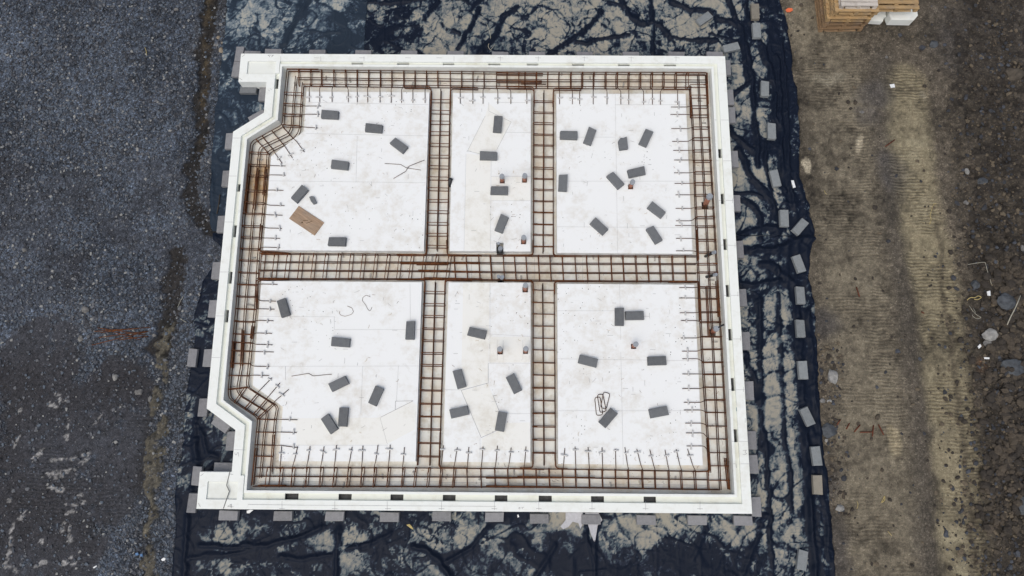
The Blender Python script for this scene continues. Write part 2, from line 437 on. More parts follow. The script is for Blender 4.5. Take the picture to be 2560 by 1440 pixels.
# loose blocks standing on the sheet or ground: (px, py, angle deg) filled below; the sheet lies flat under them
def L_(s): return [tuple(float(v) for v in t.split(',')) for t in s.split()]
TOPB = L_("631,136,0 683,131,0 793,133,0 908,134,0 1023,135,0 1139,136,0 1251,138,0 1343,138,0 1462,138,0 1578,138,0 1692,138,0 1788,138,0")
BOTB = L_("571,1289,0 707,1290,0 836,1291,0 974,1293,0 1104,1291,0 1236,1293,0 1349,1297,0 1478,1299,0 1616,1300,0 1744,1301,0 1859,1302,0")
LEFTB = L_("573,352,90 565,446,90 553,560,90 540,676,90 532,771,90 519,894,90 507,1018,90")
RIGHTB = L_("1817,168,90 1824,242,90 1828,287,90 1835,397,90 1841,507,90 1848,623,90 1856,743,90 1864,852,90 1873,976,90 1880,1100,90 1884,1160,90 1891,1267,90")
MISCB = [(598,134,88,'grey block on end of the row at the top left corner tab'),(591,172,86,'grey block lying along the left side of the upper corner tab'),
 (620,223,0,'dark block under the near edge of the upper corner tab'),(657,232,90,'grey block standing upright in the notch below the upper corner tab'),
 (642,291,33,'grey block set askew along the upper slanting wall of the bay'),(552,1062,-34,'grey block set askew along the lower slanting wall of the bay'),
 (577,1102,90,'grey block lying against the wall between the bay and the lower tab'),(558,1168,0,'grey block tucked behind the lower corner tab'),
 (491,1190,88,'grey block at the outer end of the lower corner tab'),(480,1257,88,'grey block at the bottom left corner of the lower tab'),
 (480,894,88,'single pale block out on the gravel left of the ring')]
WEIGHTS = [(1761,45,37,'grey block lying askew on the wrinkled sheet near the top of the picture'),(1828,117,15,'grey block tilted on the sheet just beyond the top right ring corner'),
 (1892,75,90,'grey block below a sand covered one on the upper right sheet'),(1889,28,90,'sand covered block on the sheet at the top of the picture'),
 (1913,221,85,'grey block holding the sheet opposite the top right corner of the ring'),(1930,327,87,'grey block holding down the bunched sheet, second below the ring corner'),
 (1939,445,-80,'leaning grey block on the bunched sheet above the pair by the fold'),(1961,545,88,'upright grey block beside a slanting one on the black sheet'),
 (2001,566,48,'slanting grey block on the widest corner of the black sheet'),(1998,659,-74,'grey block leaning left below the widest corner of the sheet'),
 (2002,738,90,'grey block beside the torn muddy hole in the sheet'),(2002,821,90,'grey block on the sheet below the one beside the muddy hole'),
 (2008,925,90,'pale grey block standing alone on the smooth black sheet edge'),(2019,1041,-68,'grey block tilted across the sheet beside the blue grey flat rock'),
 (2042,1140,-86,'grey block above a sand covered one at the lower right sheet edge'),(2045,1212,89,'sand smeared block half sunk at the lower right sheet edge'),
 (2007,1401,78,'lone grey block on the sheet at the bottom right of the picture')]
BLK_XY = [P2(b[0], b[1], .1) for b in TOPB+BOTB+LEFTB+RIGHTB+MISCB+WEIGHTS]
BIAS = [(1095,60,45,60,.16),(1150,40,40,50,.15),(1265,60,35,55,.16),(1365,75,48,55,.20),(1500,60,60,70,.15),(1560,75,45,50,.16),(1720,60,70,60,.14),(1800,40,60,50,.14),
 (620,50,25,70,.16),(655,60,25,60,.10),(770,40,30,40,.10),(1845,190,20,50,.16),(1870,260,40,50,.16),(1875,300,40,60,.14),(1860,400,30,40,.08),(1850,460,50,45,.14),(1870,540,40,35,.12),(1885,600,45,30,.12),
 (1880,650,45,30,.10),(1880,690,50,25,.10),(1920,740,60,40,.10),(1960,760,18,50,.2),(1925,880,55,55,.10),(1955,960,45,60,.28),(1890,1000,18,80,.1),(1940,1100,50,70,.10),(1950,1280,55,70,.22),(1905,1290,15,60,.25),
 (545,1340,40,28,.22),(620,1325,50,30,.18),(590,1348,40,20,.14),(800,1350,40,25,.16),(890,1345,50,25,.20),(1090,1340,30,30,.22),(1160,1340,25,30,.26),(1240,1330,35,35,.18),(1345,1320,40,30,.20),
 (1410,1300,45,22,.30),(1470,1312,40,30,.24),(1560,1320,40,35,.22),(1615,1345,30,30,.24),(1660,1310,25,30,.16),(1745,1325,30,30,.24),(1830,1330,45,35,.20),(1885,1310,25,40,.24),(1320,1380,60,20,-.05),  # includes sky mirrored in the puddle by the ring, painted as silt
 (2060,1250,10,80,.2),(2060,1360,15,80,.24),(1955,60,12,60,.16),(1962,150,12,60,.14),(1905,120,15,30,.14),(560,1420,100,20,.1),(670,1410,60,20,.1),(1020,1410,50,40,.12),(1090,1400,40,40,.08),(1590,1420,50,30,.08),(1040,90,60,50,-.10),(960,90,50,60,-.12),(860,110,60,40,-.08),(1000,1420,300,20,.02),(1600,1400,200,60,-.08),(1930,1420,60,50,-.06)]
def sheet_fields(X, Y, light=False, seed=0):
    px = sheet_px(X, Y)
    H = np.zeros(X.shape); rid = np.zeros(X.shape)
    for pts, wd, s in RIDGES:
        wp = PA(pts); wm = wd*.0095
        xs = [p[0] for p in wp]; ys = [p[1] for p in wp]
        sel = (X > min(xs)-.5) & (X < max(xs)+.5) & (Y > min(ys)-.5) & (Y < max(ys)+.5)
        if not sel.any(): continue
        xx, yy = X[sel], Y[sel]
        wob = (fbm(xx*4, yy*4, 5, 3)-.5)*.12
        d = dline(xx+wob, yy+wob, wp)
        k = np.exp(-(d/(wm*1.05))**2)
        H[sel] = np.maximum(H[sel], k*.05*s); rid[sel] = np.maximum(rid[sel], np.exp(-(d/(wm*1.9))**4)*min(1, s))
    # crumpled wrinkles at three sizes; silt settles in the pockets between them
    def crease(fx, fy, sd, warp, lo, hi):
        ax = X+warp*(fbm(X*fx*.9+3, Y*fy*.9, 40+sd+seed, 2)-.5); ay = Y+warp*(fbm(X*fx*.9, Y*fy*.9+7, 60+sd+seed, 2)-.5)
        c, n_ = math.cos(.5+sd), math.sin(.5+sd)
        r1 = 1-np.abs(2*vn((ax*c-ay*n_)*fx, (ax*n_+ay*c)*fy, 77+sd+seed)-1)
        return sstep(lo, hi, r1)
    k1 = np.maximum(crease(1.5, 1.9, 0, .45, .90, .99), crease(1.3, 2.2, 5, .4, .93, .995))
    k2 = np.maximum(crease(3.6, 4.4, 1, .16, .84, .99), crease(3.0, 5.0, 6, .14, .88, .99))
    k3 = np.maximum(crease(8, 9, 2, .07, .8, .98), crease(7, 11, 7, .06, .84, .98))
    act = sstep(.35, .65, fbm(X*.9, Y*.9, 500+seed, 3))
    H += .020*k1+.011*k2*(.4+.6*act)+.005*k3*act+.012*fbm(X*1.2, Y*1.2, 3+seed, 3)
    # bunched folds running along the right edge
    e = EDGE_R(Y)-X
    band = sstep(1.25, .75, e)*sstep(-.05, .1, e)
    f = np.abs(np.sin((e*13+1.6*fbm(X*.4, Y*.55, 21, 3)*4)))
    if not light: H += band*.032*(f**3)*sstep(.35, .55, fbm(X*.5+4, Y*.45, 8, 3))
    pan = np.zeros(X.shape)
    for lst, c in ((CREASES_TOP, Y > 5.2), (CREASES_BOT, Y < -5.2)):
        for q, xc in enumerate(lst):
            y_ = 60 if lst is CREASES_TOP else 1360
            xw = P2(xc, y_)[0]
            H += np.where(c, .010*np.exp(-((X-xw)/.022)**2), 0)
            pan = np.where(c & (X > xw), _h(np.array([q*7.0]), np.array([3.0]), 9+seed)[0], pan)
    # stains of dried silt, with a puddle's sky reflection painted in as pale silt
    q1 = fbm(X*1.9, Y*1.9, 140+seed, 5)-.5; q2 = fbm(X*1.9, Y*1.9, 160+seed, 5)-.5
    sx = X+.75*q1+pan*.5; sy = Y+.75*q2
    sx = sx+.10*(fbm(sx*7, sy*7, 170+seed, 3)-.5); sy = sy+.10*(fbm(sx*7, sy*7, 180+seed, 3)-.5)
    sn = .6*fbm(sx*2.3, sy*2.6, 200+seed, 6, .6)+.4*(1-np.abs(2*fbm(sx*3.4, sy*4.0, 230+seed, 5, .62)-1))
    S = .56+(.55*fbm(X*1.0+q1, Y*1.2+q2, 210+seed, 5, .6)+.45*sn-.53)*1.7
    b = np.zeros(X.shape)
    for x, y, rx, ry, a in BIAS:
        c = P2(x, y); b += a*np.exp(-(((X-c[0])/(rx*.0098))**2+((Y-c[1])/(ry*.0098))**2)**1.5)
    reg = np.where(Y < -5.4, -.19-.06*sstep(-6.3,-6.9,Y), -.055)-.03*(X < -4.6)+np.where((X < -6) & (Y < 4.9), -.2, 0)+np.where((X > -4) & (X < -1.3) & (Y > 5), -.05, 0)
    reg = reg-(.13 if light else 0)
    reg = reg-.30*sstep(.75, .45, EDGE_R(Y)-X)*(0 if light else 1)
    S = S+b*1.5+reg+.05
    S = np.where(S > .62, .62+.19*np.tanh((S-.62)/.19), S)-.46*rid-2.5*np.clip(H-.034, 0, .03)
    fine = .55*fbm(X*11+7*q1, Y*5+5*q2, 300+seed, 5, .7)+.45*fbm(X*6+Y*9+6*q2, X*-5+Y*3.5+4*q1, 310+seed, 5, .7)-.5
    S = S+.95*fine-.30*k1-.27*k2*(.45+.55*act)-.20*k3*(.3+.7*act)+.05
    k4 = np.maximum(crease(5, 10, 9, .2, .90, .995), crease(11, 5, 4, .12, .91, .995))*sstep(.44, .62, fbm(X*1.6, Y*1.6, 520+seed, 4))
    S = S+.27*k4*(1-rid)
    # flat under the foundation and under the blocks
    ins = inside(X, Y, OUTER)
    dm = dline(X, Y, OUTER+[OUTER[0]])
    fl = np.where(ins, 0, sstep(.0, .22, dm))
    for bx, by in BLK_XY:
        fl = np.minimum(fl, sstep(.16, .36, np.hypot(X-bx, Y-by)))
    H = H*fl
    return H, S, rid
def sheet_px(X, Y): return None
def sheet_mat(name, base, film, silt0, silt1, rough):
    m, n, b = mat(name)
    s = attr(n, 'silt')
    k = math_(n, 'ADD', s, math_(n, 'MULTIPLY', math_(n, 'SUBTRACT', noise(n, 16, 8, .8, dist=1.0), .5), .38))
    r = n.nodes.new('ShaderNodeMapRange'); r.inputs[1].default_value = .0; r.inputs[2].default_value = 1.0; n.links.new(k, r.inputs[0])
    c = ramp(n, r.outputs[0], [(.33, base), (.43, tuple(v*1.7+.004 for v in base)), (.53, film), (.645, silt0), (.84, silt1)])  # film tones: thin silt, lightened to paint in the sheet's glossy highlights
    c = mix(n, c, mix(n, g3(.8), (1.12, 1.08, 1.0), noise(n, 3.5, 5, .6)), .6, 'MULTIPLY')
    setc(n, b, c)
    rr = ramp(n, r.outputs[0], [(.48, g3(rough)), (.62, g3(.85))]); n.links.new(rr, b.inputs['Roughness']); b.inputs['Specular IOR Level'].default_value = .10
    bump(n, b, noise(n, 14, 6, .75, dist=1.6), .6, .012)
    return m
M['sheet'] = sheet_mat('black_polythene', (.0080, .0125, .0255), (.070, .096, .118), (.19, .203, .208), (.325, .308, .265), .38)
M['sheet_l'] = sheet_mat('blue_grey_polythene', (.023, .035, .055), (.080, .115, .150), (.20, .24, .275), (.38, .38, .35), .42)

def make_sheet(name, label, xl, xr, y0, y1, step, zoff, mtl, light, seed):
    ny = int((y1-y0)/step)+1; nx = int(15.6/step) if not light else int(4.2/step)
    y = np.linspace(y0, y1, ny); u = np.linspace(0, 1, nx)
    Xl, Xr = xl(y)[:,None], xr(y)[:,None]
    Y = np.repeat(y[:,None], nx, 1); X = Xl+(Xr-Xl)*u[None,:]
    X = X+np.where((u[None,:] < .001)|(u[None,:] > .999), .16*(fbm(X*2, Y*2.6, 55+seed, 5, .6)-.5), 0)
    H, S, rid = sheet_fields(X, Y, light, seed)
    Z = zoff+H*(.8 if light else 1)
    me = grid_mesh(name, X, Y, Z, mtl, True, {'silt': S})
    o = link(name, me); tag(o, label, 'plastic sheet')
    sol = o.modifiers.new('thickness', 'SOLIDIFY'); sol.thickness = .002; sol.offset = -1
    return o
def xl_main(y):
    e = EDGE_L(y); return np.where(y > .95, -3.62, np.where(y > .6, np.minimum(e, -3.62*(y-.6)/.35+e*(1-(y-.6)/.35)*1.0), e))
make_sheet('plastic_sheet', 'black wrinkled polythene sheet under the white ring, smeared with dried silt', xl_main, EDGE_R, -9, 9, .027, .004, M['sheet'], False, 0)
make_sheet('plastic_sheet', 'blue grey polythene sheet lapped over the black one at upper left', EDGE_L, lambda y: np.full(y.shape, -3.17)+.02*np.sin(y*3), .98, 9, .027, .014, M['sheet_l'], True, 1)

# ground
def build_ground():
    step = .033
    xf = np.arange(-14.6, 15.9, step); yf = np.arange(-8.3, 8.6, step)
    ext = np.array([.2,.6,1.4,3,7,16,40,100,300])
    x = np.concatenate([xf[0]-ext[::-1], xf, xf[-1]+ext]); y = np.concatenate([yf[0]-ext[::-1], yf, yf[-1]+ext])
    X, Y = np.meshgrid(x, y)
    n1 = fbm(X*.7, Y*.7, 1, 5); n2 = fbm(X*2.6, Y*2.6, 2, 5); n3 = fbm(X*9, Y*9, 3, 4, .65); n4 = fbm(X*30.3, Y*30.3, 4, 2)
    wx = X+.3*(n2-.5); wy = Y+.3*(fbm(X*2.6+9, Y*2.6, 12, 5)-.5)
    C = np.zeros(X.shape+(3,))
    def lay(c, m): C[:] = C*(1-m[...,None])+np.array(c)*m[...,None]
    def blob(pts, soft=.5):
        r = np.zeros(X.shape)
        for bx, by, rx, ry in pts:
            c = P2(bx, by); d = np.sqrt(((wx-c[0])/(rx*.0097))**2+((wy-c[1])/(ry*.0097))**2)
            r = np.maximum(r, sstep(1+soft*.5, 1-soft*.5, d))
        return r
    def line(pts, hw, soft=.5, j=1.0):
        d = dline(X+(wx-X)*j, Y+(wy-Y)*j, PA(pts)); h = hw*.0097
        return sstep(h*(1+soft), h*(1-soft), d)
    left = sstep(1.2, .8, X)
    # gravel
    g = np.clip(.60+2.3*(n1-.5)+1.2*(n2-.5), .05, 2)
    gr = np.stack([.031+.050*g, .038+.061*g, .052+.080*g], -1)
    C[:] = gr
    Z = .006*(n2-.5)*2+.012*(n3-.5)+.012*(n4-.5)+.05*(n1-.5)
    mud = blob([(100,900,110,95),(140,1050,150,110),(290,975,95,90),(160,1210,190,130),(90,1370,170,110),(300,1090,80,120),(20,1250,90,150),(250,1160,100,60),(120,830,80,45)],.55)
    mud = sstep(.28, .78, mud+(n2-.5)*1.5+(n3-.5)*.9)*.88
    mud = np.maximum(mud, .5*sstep(.58, .7, fbm(X*.5+3, Y*.5, 30, 5)))
    lay((.034,.031,.033), mud*left*.9)
    lay((.045,.04,.036), line([(560,-10),(520,60),(495,120)],30,.9)*.5*left)
    soil = line([(530,-20),(522,60),(514,140),(504,230),(503,330),(484,420),(480,500),(505,550),(520,575)],18,.9)
    soil = sstep(.32, .68, soil+(n3-.5)*1.1+(n2-.5)*.5)
    lay((.017,.0145,.0125), soil*.93)
    lay((.062,.047,.028), line([(522,0),(520,60),(516,140),(512,240),(508,330),(500,370)],9,.9)*sstep(.4,.6,n2)*.8)
    low = sstep(.30, .70, line([(440,640),(430,740),(415,830),(405,870)],27,.9)+(n3-.5)*1.1+(n2-.5)*.6)
    lay((.021,.0175,.015), low*.9)
    soil = np.maximum(soil, low)
    lay((.028,.026,.024), line([(450,880),(445,960),(460,1080),(445,1160)],16,.9)*.6*(.5+.6*n2))
    vein = line([(432,810),(413,880),(405,950),(400,1040),(384,1100),(388,1150),(394,1200),(380,1270),(362,1320),(372,1350),(365,1440),(360,1500)],13,.8,2.2)*sstep(.22,.44,fbm(X*2.2,Y*3.1,17,4))
    lay((.016,.014,.012), line([(420,810),(400,1000),(372,1180),(365,1300),(335,1440)],26,.9)*.55*left)
    vein = sstep(.30, .66, vein+(n3-.5)*.9)
    lay((.088,.079,.061), vein*np.clip(.55+.7*n3,0,1))
    Z += vein*.05*(.4+n2)+soil*(-.05)
    # pale scrapes left by the machine tracks
    sc = np.zeros(X.shape)
    for q, (a, b_, l, ang) in enumerate([(143,980,14,-35),(155,1000,12,-30),(132,1007,13,-20),(50,1032,12,60),(167,1062,12,85),(165,1090,12,80),(42,1107,16,60),(92,1137,22,35),(75,1150,14,30),(150,1155,24,10),(150,1185,32,8),(140,1195,22,10),(200,1162,16,50),(210,1140,14,30),(190,1150,10,20),(130,1225,20,8),(155,1222,12,8),(205,1232,10,0),(207,1255,10,10),(177,1260,14,-20),(172,1285,10,10),(150,1315,14,70),(177,1327,22,75),(180,1345,14,60),(110,1355,10,60),(30,1315,16,75),(22,1360,20,80),(17,1395,22,85),(27,1420,18,-40),(170,1395,18,50),(187,1402,10,30),(245,1050,14,80),(100,1415,20,20),(20,1245,12,30),(48,1290,8,20),(115,1190,12,20)]):
        c = P2(a, b_); t = math.radians(ang); dx, dy = wx-c[0], wy-c[1]
        u = dx*math.cos(t)+dy*math.sin(t); v = -dx*math.sin(t)+dy*math.cos(t)
        k = sstep(1.3, .6, np.sqrt((u/(l*.0099))**2+(v/(.055))**2))
        sc = np.maximum(sc, k*(.35+.9*sstep(.35, .65, fbm(X*14, Y*14, 70+q, 3))))
    lay((.27,.265,.265), sstep(.35,.75,sc)*.95*left)
    # earth on the right
    right = sstep(6.6, 7.2, X)
    e = .5+1.2*(n1-.5)+1.3*(n2-.5)+1.0*(n3-.5)
    er = np.stack([.052+.066*e, .044+.055*e, .034+.042*e], -1)
    C[:] = C*(1-right[...,None])+er*right[...,None]
    bandA = line([(2040,60),(2085,200),(2110,400),(2125,560),(2135,720),(2170,950),(2190,1200),(2215,1500)],84,.45,.7)
    bandB = line([(2262,215),(2280,420),(2306,560),(2340,720),(2362,900),(2395,1150),(2420,1500)],58,.35,.6)
    vary = np.clip(.66+.9*(n1-.5)+1.0*(n2-.5)+.7*(n3-.5), 0, 1)
    lay((.190,.164,.120), bandA*vary*right)
    lay((.240,.206,.136), bandB*np.clip(vary+.18,0,1)*right)
    lay((.30,.265,.18), line([(2290,330),(2285,420),(2310,520)],24,.9)*.5*sstep(.4,.6,n2))
    lay((.30,.265,.18), blob([(2302,370,26,40),(2400,1400,40,70)],.9)*.6*sstep(.35,.6,n2))
    mid = line([(2200,150),(2205,300),(2222,500),(2250,720),(2275,900),(2290,1050),(2303,1250),(2325,1500)],26,.9)
    lay((.082,.073,.062), mid*.42*right)
    lay((.066,.062,.064), blob([(2185,235,50,40),(2165,290,30,30),(2235,430,40,60),(2062,812,45,40),(2085,1390,38,110),(2060,1200,40,45),(2470,100,140,120)],.9)*.5*(.4+1.2*n2)*right)
    lay((.060,.048,.036), line([(2350,560),(2360,700),(2378,850),(2400,1050),(2435,1300),(2440,1500)],7,.8)*.6)
    lay((.40,.35,.26), blob([(2148,357,13,24),(2014,408,9,22)],.5)*.8)
    lay((.33,.28,.185), blob([(2236,1105,17,34),(2225,1085,14,22)],.6)*.75)
    lay((.26,.235,.18), blob([(2060,200,30,16),(2085,190,30,14),(2310,235,8,14)],.8)*.5)
    dark = sstep(2385, 2470, 2385+0*X) if False else line([(2470,-40),(2480,200),(2500,420),(2520,650),(2530,900),(2540,1150),(2570,1500)],95,.5)
    lay((.043,.036,.029), dark*.85*(.5+.7*n2))
    lay((.13,.062,.028), blob([(2448,910,14,20)],.9)*.5)
    wet = np.zeros(X.shape)
    # clods and heaped spoil on the far right
    heap = line([(2490,640),(2500,800),(2530,950),(2550,1150),(2560,1300)],75,.6)
    rn = 1-np.abs(2*fbm(X*2.2, Y*2.2, 400, 4)-1)
    Z += heap*(.02+.16*rn*n2+.10*np.clip(fbm(X*3.3,Y*3.3,420,3)-.45,0,1)*2+.05*n3)
    lay((.032,.027,.022), heap*sstep(.60,.40,fbm(X*4.5,Y*4.5,430,4))*.8)
    Z += right*(1-heap)*(.02*(n2-.5)+.015*(n3-.5))-.035*(bandB*right)-.02*(bandA*right)+.05*mid*right
    fld = line([(2470,-60),(2480,300),(2490,560)],90,.6)
    rq = 1-np.abs(2*fbm(X*3.1, Y*3.1, 450, 4)-1)
    Z += fld*(.10*(n2-.4)+.07*(n3-.5)+.06*rq*sstep(.4,.6,n2))+dark*.05*(n3-.5)
    lay((.024,.020,.017), np.clip(fld+dark, 0, 1)*sstep(.56,.40,fbm(X*5,Y*5,455,4))*.75*right)
    sh = (X > EDGE_L(Y)-.0) & (X < EDGE_R(Y)+.0)
    dsh = np.minimum(X-EDGE_L(Y), EDGE_R(Y)-X)
    Z = np.where(sh, -.03, Z*sstep(0, .35, -dsh)-.012)
    # individual speckle, stone by stone
    sp = (n4-.5)
    C *= np.clip(1+2.4*sp*np.where(left>.5, 1.0-.5*mud, .32)+1.3*(n3-.5)*np.where(left>.5,.9-.4*mud,.55), .25, 2.4)[...,None]
    far = (np.abs(X) > 17) | (np.abs(Y) > 11)
    Z = np.where(far, 0, Z)
    cle = np.maximum(bandA*.75, bandB)*right*sstep(.36, .62, fbm(X*1.1, Y*1.3, 90, 5))
    cle = np.maximum(cle, left*mud*sstep(.5, .7, fbm(X*.8, Y*1.1, 91, 3))*.6*(X < -6.9))
    m, n, b = mat('gravel_and_earth')
    c = attr(n, 'tone', 'Color')
    f = noise(n, 45, 5, .75); f2 = noise(n, 130, 2, .6)
    k = ramp(n, f, [(.28, g3(.38)), (.5, g3(.95)), (.74, g3(1.9))])
    c = mix(n, c, k, math_(n, 'ADD', math_(n, 'MULTIPLY', attr(n, 'pebble'), .45), .42), 'MULTIPLY')
    v = n.nodes.new('ShaderNodeTexVoronoi'); v.inputs['Scale'].default_value = 34; n.links.new(coord(n), v.inputs['Vector'])
    sepc = n.nodes.new('ShaderNodeSeparateColor'); n.links.new(v.outputs['Color'], sepc.inputs[0])
    vv = ramp(n, sepc.outputs[0], [(0, g3(.38)), (.5, g3(.88)), (.85, g3(1.45)), (1, g3(2.8))])
    pe = attr(n, 'pebble'); c = mix(n, c, vv, math_(n, 'ADD', math_(n, 'MULTIPLY', pe, .65), .15), 'MULTIPLY')
    v3 = n.nodes.new('ShaderNodeTexVoronoi'); v3.inputs['Scale'].default_value = 11; n.links.new(coord(n), v3.inputs['Vector'])
    se3 = n.nodes.new('ShaderNodeSeparateColor'); n.links.new(v3.outputs['Color'], se3.inputs[0])
    chip = math_(n, 'MULTIPLY', math_(n, 'GREATER_THAN', se3.outputs[0], math_(n, 'ADD', math_(n, 'MULTIPLY', noise(n, .9, 4, .6), -.9), 1.28)), math_(n, 'LESS_THAN', v3.outputs['Distance'], .34))
    c = mix(n, c, ramp(n, se3.outputs[1], [(0, g3(.45)), (.6, g3(1.3)), (1, g3(2.0))]), math_(n, 'MULTIPLY', math_(n, 'MULTIPLY', chip, pe), .85), 'MULTIPLY')
    # cleat grooves pressed by the tracked machine
    geo = coord(n); sp_ = n.nodes.new('ShaderNodeSeparateXYZ'); n.links.new(geo, sp_.inputs[0])
    wob = math_(n, 'MULTIPLY', noise(n, 2.2, 4, .65), .2)
    ph = math_(n, 'MULTIPLY', math_(n, 'ADD', sp_.outputs[1], wob), 2*math.pi/.085)
    wv = math_(n, 'SINE', ph)
    cl = math_(n, 'MULTIPLY', attr(n, 'cleat'), math_(n, 'MULTIPLY', wv, noise(n, 5, 3, .6)))
    c = mix(n, c, (.45,.42,.38), math_(n, 'MULTIPLY', cl, -1.25, True), 'MULTIPLY')
    setc(n, b, c); b.inputs['Roughness'].default_value = .88; b.inputs['Specular IOR Level'].default_value = .3
    hgt = math_(n, 'ADD', math_(n, 'MULTIPLY', f, .6), math_(n, 'ADD', math_(n, 'MULTIPLY', v.outputs['Distance'], -.35), math_(n, 'MULTIPLY', cl, 1.1)))
    bump(n, b, hgt, .8, .018)
    peb = np.clip(left*(1-.85*np.clip(mud+soil+vein+sc, 0, 1))+right*(.42-.42*np.maximum(bandA*.8, bandB)), 0, 1)
    me = grid_mesh('ground', X, Y, Z, m, True, {'cleat': cle, 'pebble': peb}, C)
    o = link('ground', me); tag(o, 'dark gravel on the left and rutted brown earth on the right of the sheet', None, None, 'structure')
    return X, Y, Z, np.maximum(mud*left, np.maximum(np.clip(soil*.9,0,1), vein*.9)), heap
GX, GY, GZ, GMUD, GHEAP = build_ground()
def gz(x, y):
    i = int(np.searchsorted(GX[0], x)); j = int(np.searchsorted(GY[:,0], y)); return float(GZ[j, i])

# loose stones
def ico():
    t = (1+5**.5)/2
    v = [(-1,t,0),(1,t,0),(-1,-t,0),(1,-t,0),(0,-1,t),(0,1,t),(0,-1,-t),(0,1,-t),(t,0,-1),(t,0,1),(-t,0,-1),(-t,0,1)]
    f = [(0,11,5),(0,5,1),(0,1,7),(0,7,10),(0,10,11),(1,5,9),(5,11,4),(11,10,2),(10,7,6),(7,1,8),(3,9,4),(3,4,2),(3,2,6),(3,6,8),(3,8,9),(4,9,5),(2,4,11),(6,2,10),(8,6,7),(9,8,1)]
    return np.array(v)/np.linalg.norm(v[0]), np.array(f)
IV, IF = ico()
OV = np.array([(1,0,0),(-1,0,0),(0,1,0),(0,-1,0),(.6,.6,.7),(-.6,.6,.7),(-.6,-.6,.7),(.6,-.6,.7),(0,0,-1)], float)
OF = np.array([(4,5,6),(4,6,7),(0,2,4),(2,5,4),(2,1,5),(1,6,5),(1,3,6),(3,7,6),(3,0,7),(0,4,7)])
def stones(name, label, n, sampler, smin, smax, mats, power=2.5):
    V = []; F = []; MI = []; SV, SF = (OV, OF) if n > 8000 else (IV, IF); nv, nf = len(SV), len(SF)
    for i in range(n):
        x, y = sampler()
        s = smin+(smax-smin)*random.random()**power
        r = SV*(1+rs.uniform(-.3,.3,(nv,1)))
        r = r*np.array([s*random.uniform(.7,1.2), s*random.uniform(.6,1), s*random.uniform(.35,.6)])*.5
        a = random.random()*6.28; c, d = math.cos(a), math.sin(a)
        q = np.stack([r[:,0]*c-r[:,1]*d+x, r[:,0]*d+r[:,1]*c+y, r[:,2]+gz(x, y)+s*.10], 1)
        F.append(SF+len(V)*nv); V.append(q); MI += [random.randrange(len(mats))]*nf
    me = bpy.data.meshes.new(name); me.from_pydata(np.concatenate(V).tolist(), [], np.concatenate(F).tolist())
    for m in mats: me.materials.append(m)
    me.polygons.foreach_set('material_index', MI); me.update()
    return tag(link(name, me), label, 'gravel', None, 'stuff')
GM = [plain('slate_chip', (.058,.064,.078), .85, .3, 30), plain('grey_chip', (.12,.125,.138), .85, .3, 30), plain('dark_chip', (.032,.034,.041), .8, .3, 30), plain('pale_chip', (.25,.25,.245), .85, .25, 30), plain('blue_chip', (.09,.11,.14), .8, .3, 30)]
RM = [plain('earth_clod', (.070,.056,.042), .95, .35, 25), plain('dark_clod', (.040,.033,.027), .95, .35, 25), plain('tan_clod', (.125,.10,.07), .95, .3, 25)]
CL = [(220,-7,60),(130,210,60),(270,230,70),(200,440,90),(450,250,40),(550,100,22),(215,800,40),(470,480,40),(490,520,30),(210,780,25),(150,350,60),(280,350,40),(430,780,35),(60,540,60),(520,410,25)]
def samp_left():
    while True:
        if random.random() < .16:
            cx, cy, r = random.choice(CL); px, py = random.gauss(cx, r), random.gauss(cy, r*1.3)
        else: px, py = random.uniform(-30, 575), random.uniform(-30, 1470)
        x, y = P2(px, py)
        if x > EDGE_L(np.array([y]))[0]+.05*random.random()**2: continue
        i = int(np.searchsorted(GX[0], x)); j = int(np.searchsorted(GY[:,0], y))
        if random.random() < GMUD[j,i]*.93: continue
        return x, y
stones('gravel', 'loose slate grey gravel chips spread over the ground left of the sheet', 38000, samp_left, .02, .095, [GM[0]]*5+[GM[1]]*3+[GM[2]]*5+[GM[4]]*5+[GM[3]], 3.4)
def samp_right():
    while True:
        if random.random() < .86: px, py = random.gauss(2492, 62), random.uniform(-30, 1470)
        elif random.random() < .5: px, py = random.gauss(2070+random.uniform(-10,20), 22), random.uniform(850, 1290)
        else: px, py = random.uniform(1960, 2400), random.uniform(-30, 1470)
        x, y = P2(px, py)
        if px > 2590 or x < EDGE_R(np.array([y]))[0]+.04: continue
        return x, y
stones('soil_clods', 'small earth clods and stones scattered over the brown ground', 7900, samp_right, .018, .14, [RM[0],RM[0],RM[1],RM[1],RM[1],RM[2],RM[2],GM[2],GM[2],GM[0]], 3.8)
def samp_heap():
    while True:
        px, py = random.gauss(2525, 45), random.uniform(640, 1330)
        x, y = P2(px, py)
        if px < 2580: return x, y
stones('soil_clods', 'lumpy clods of dark wet earth heaped at the right edge', 1100, samp_heap, .05, .26, [RM[0],RM[1],RM[1],RM[0]], 2.2)

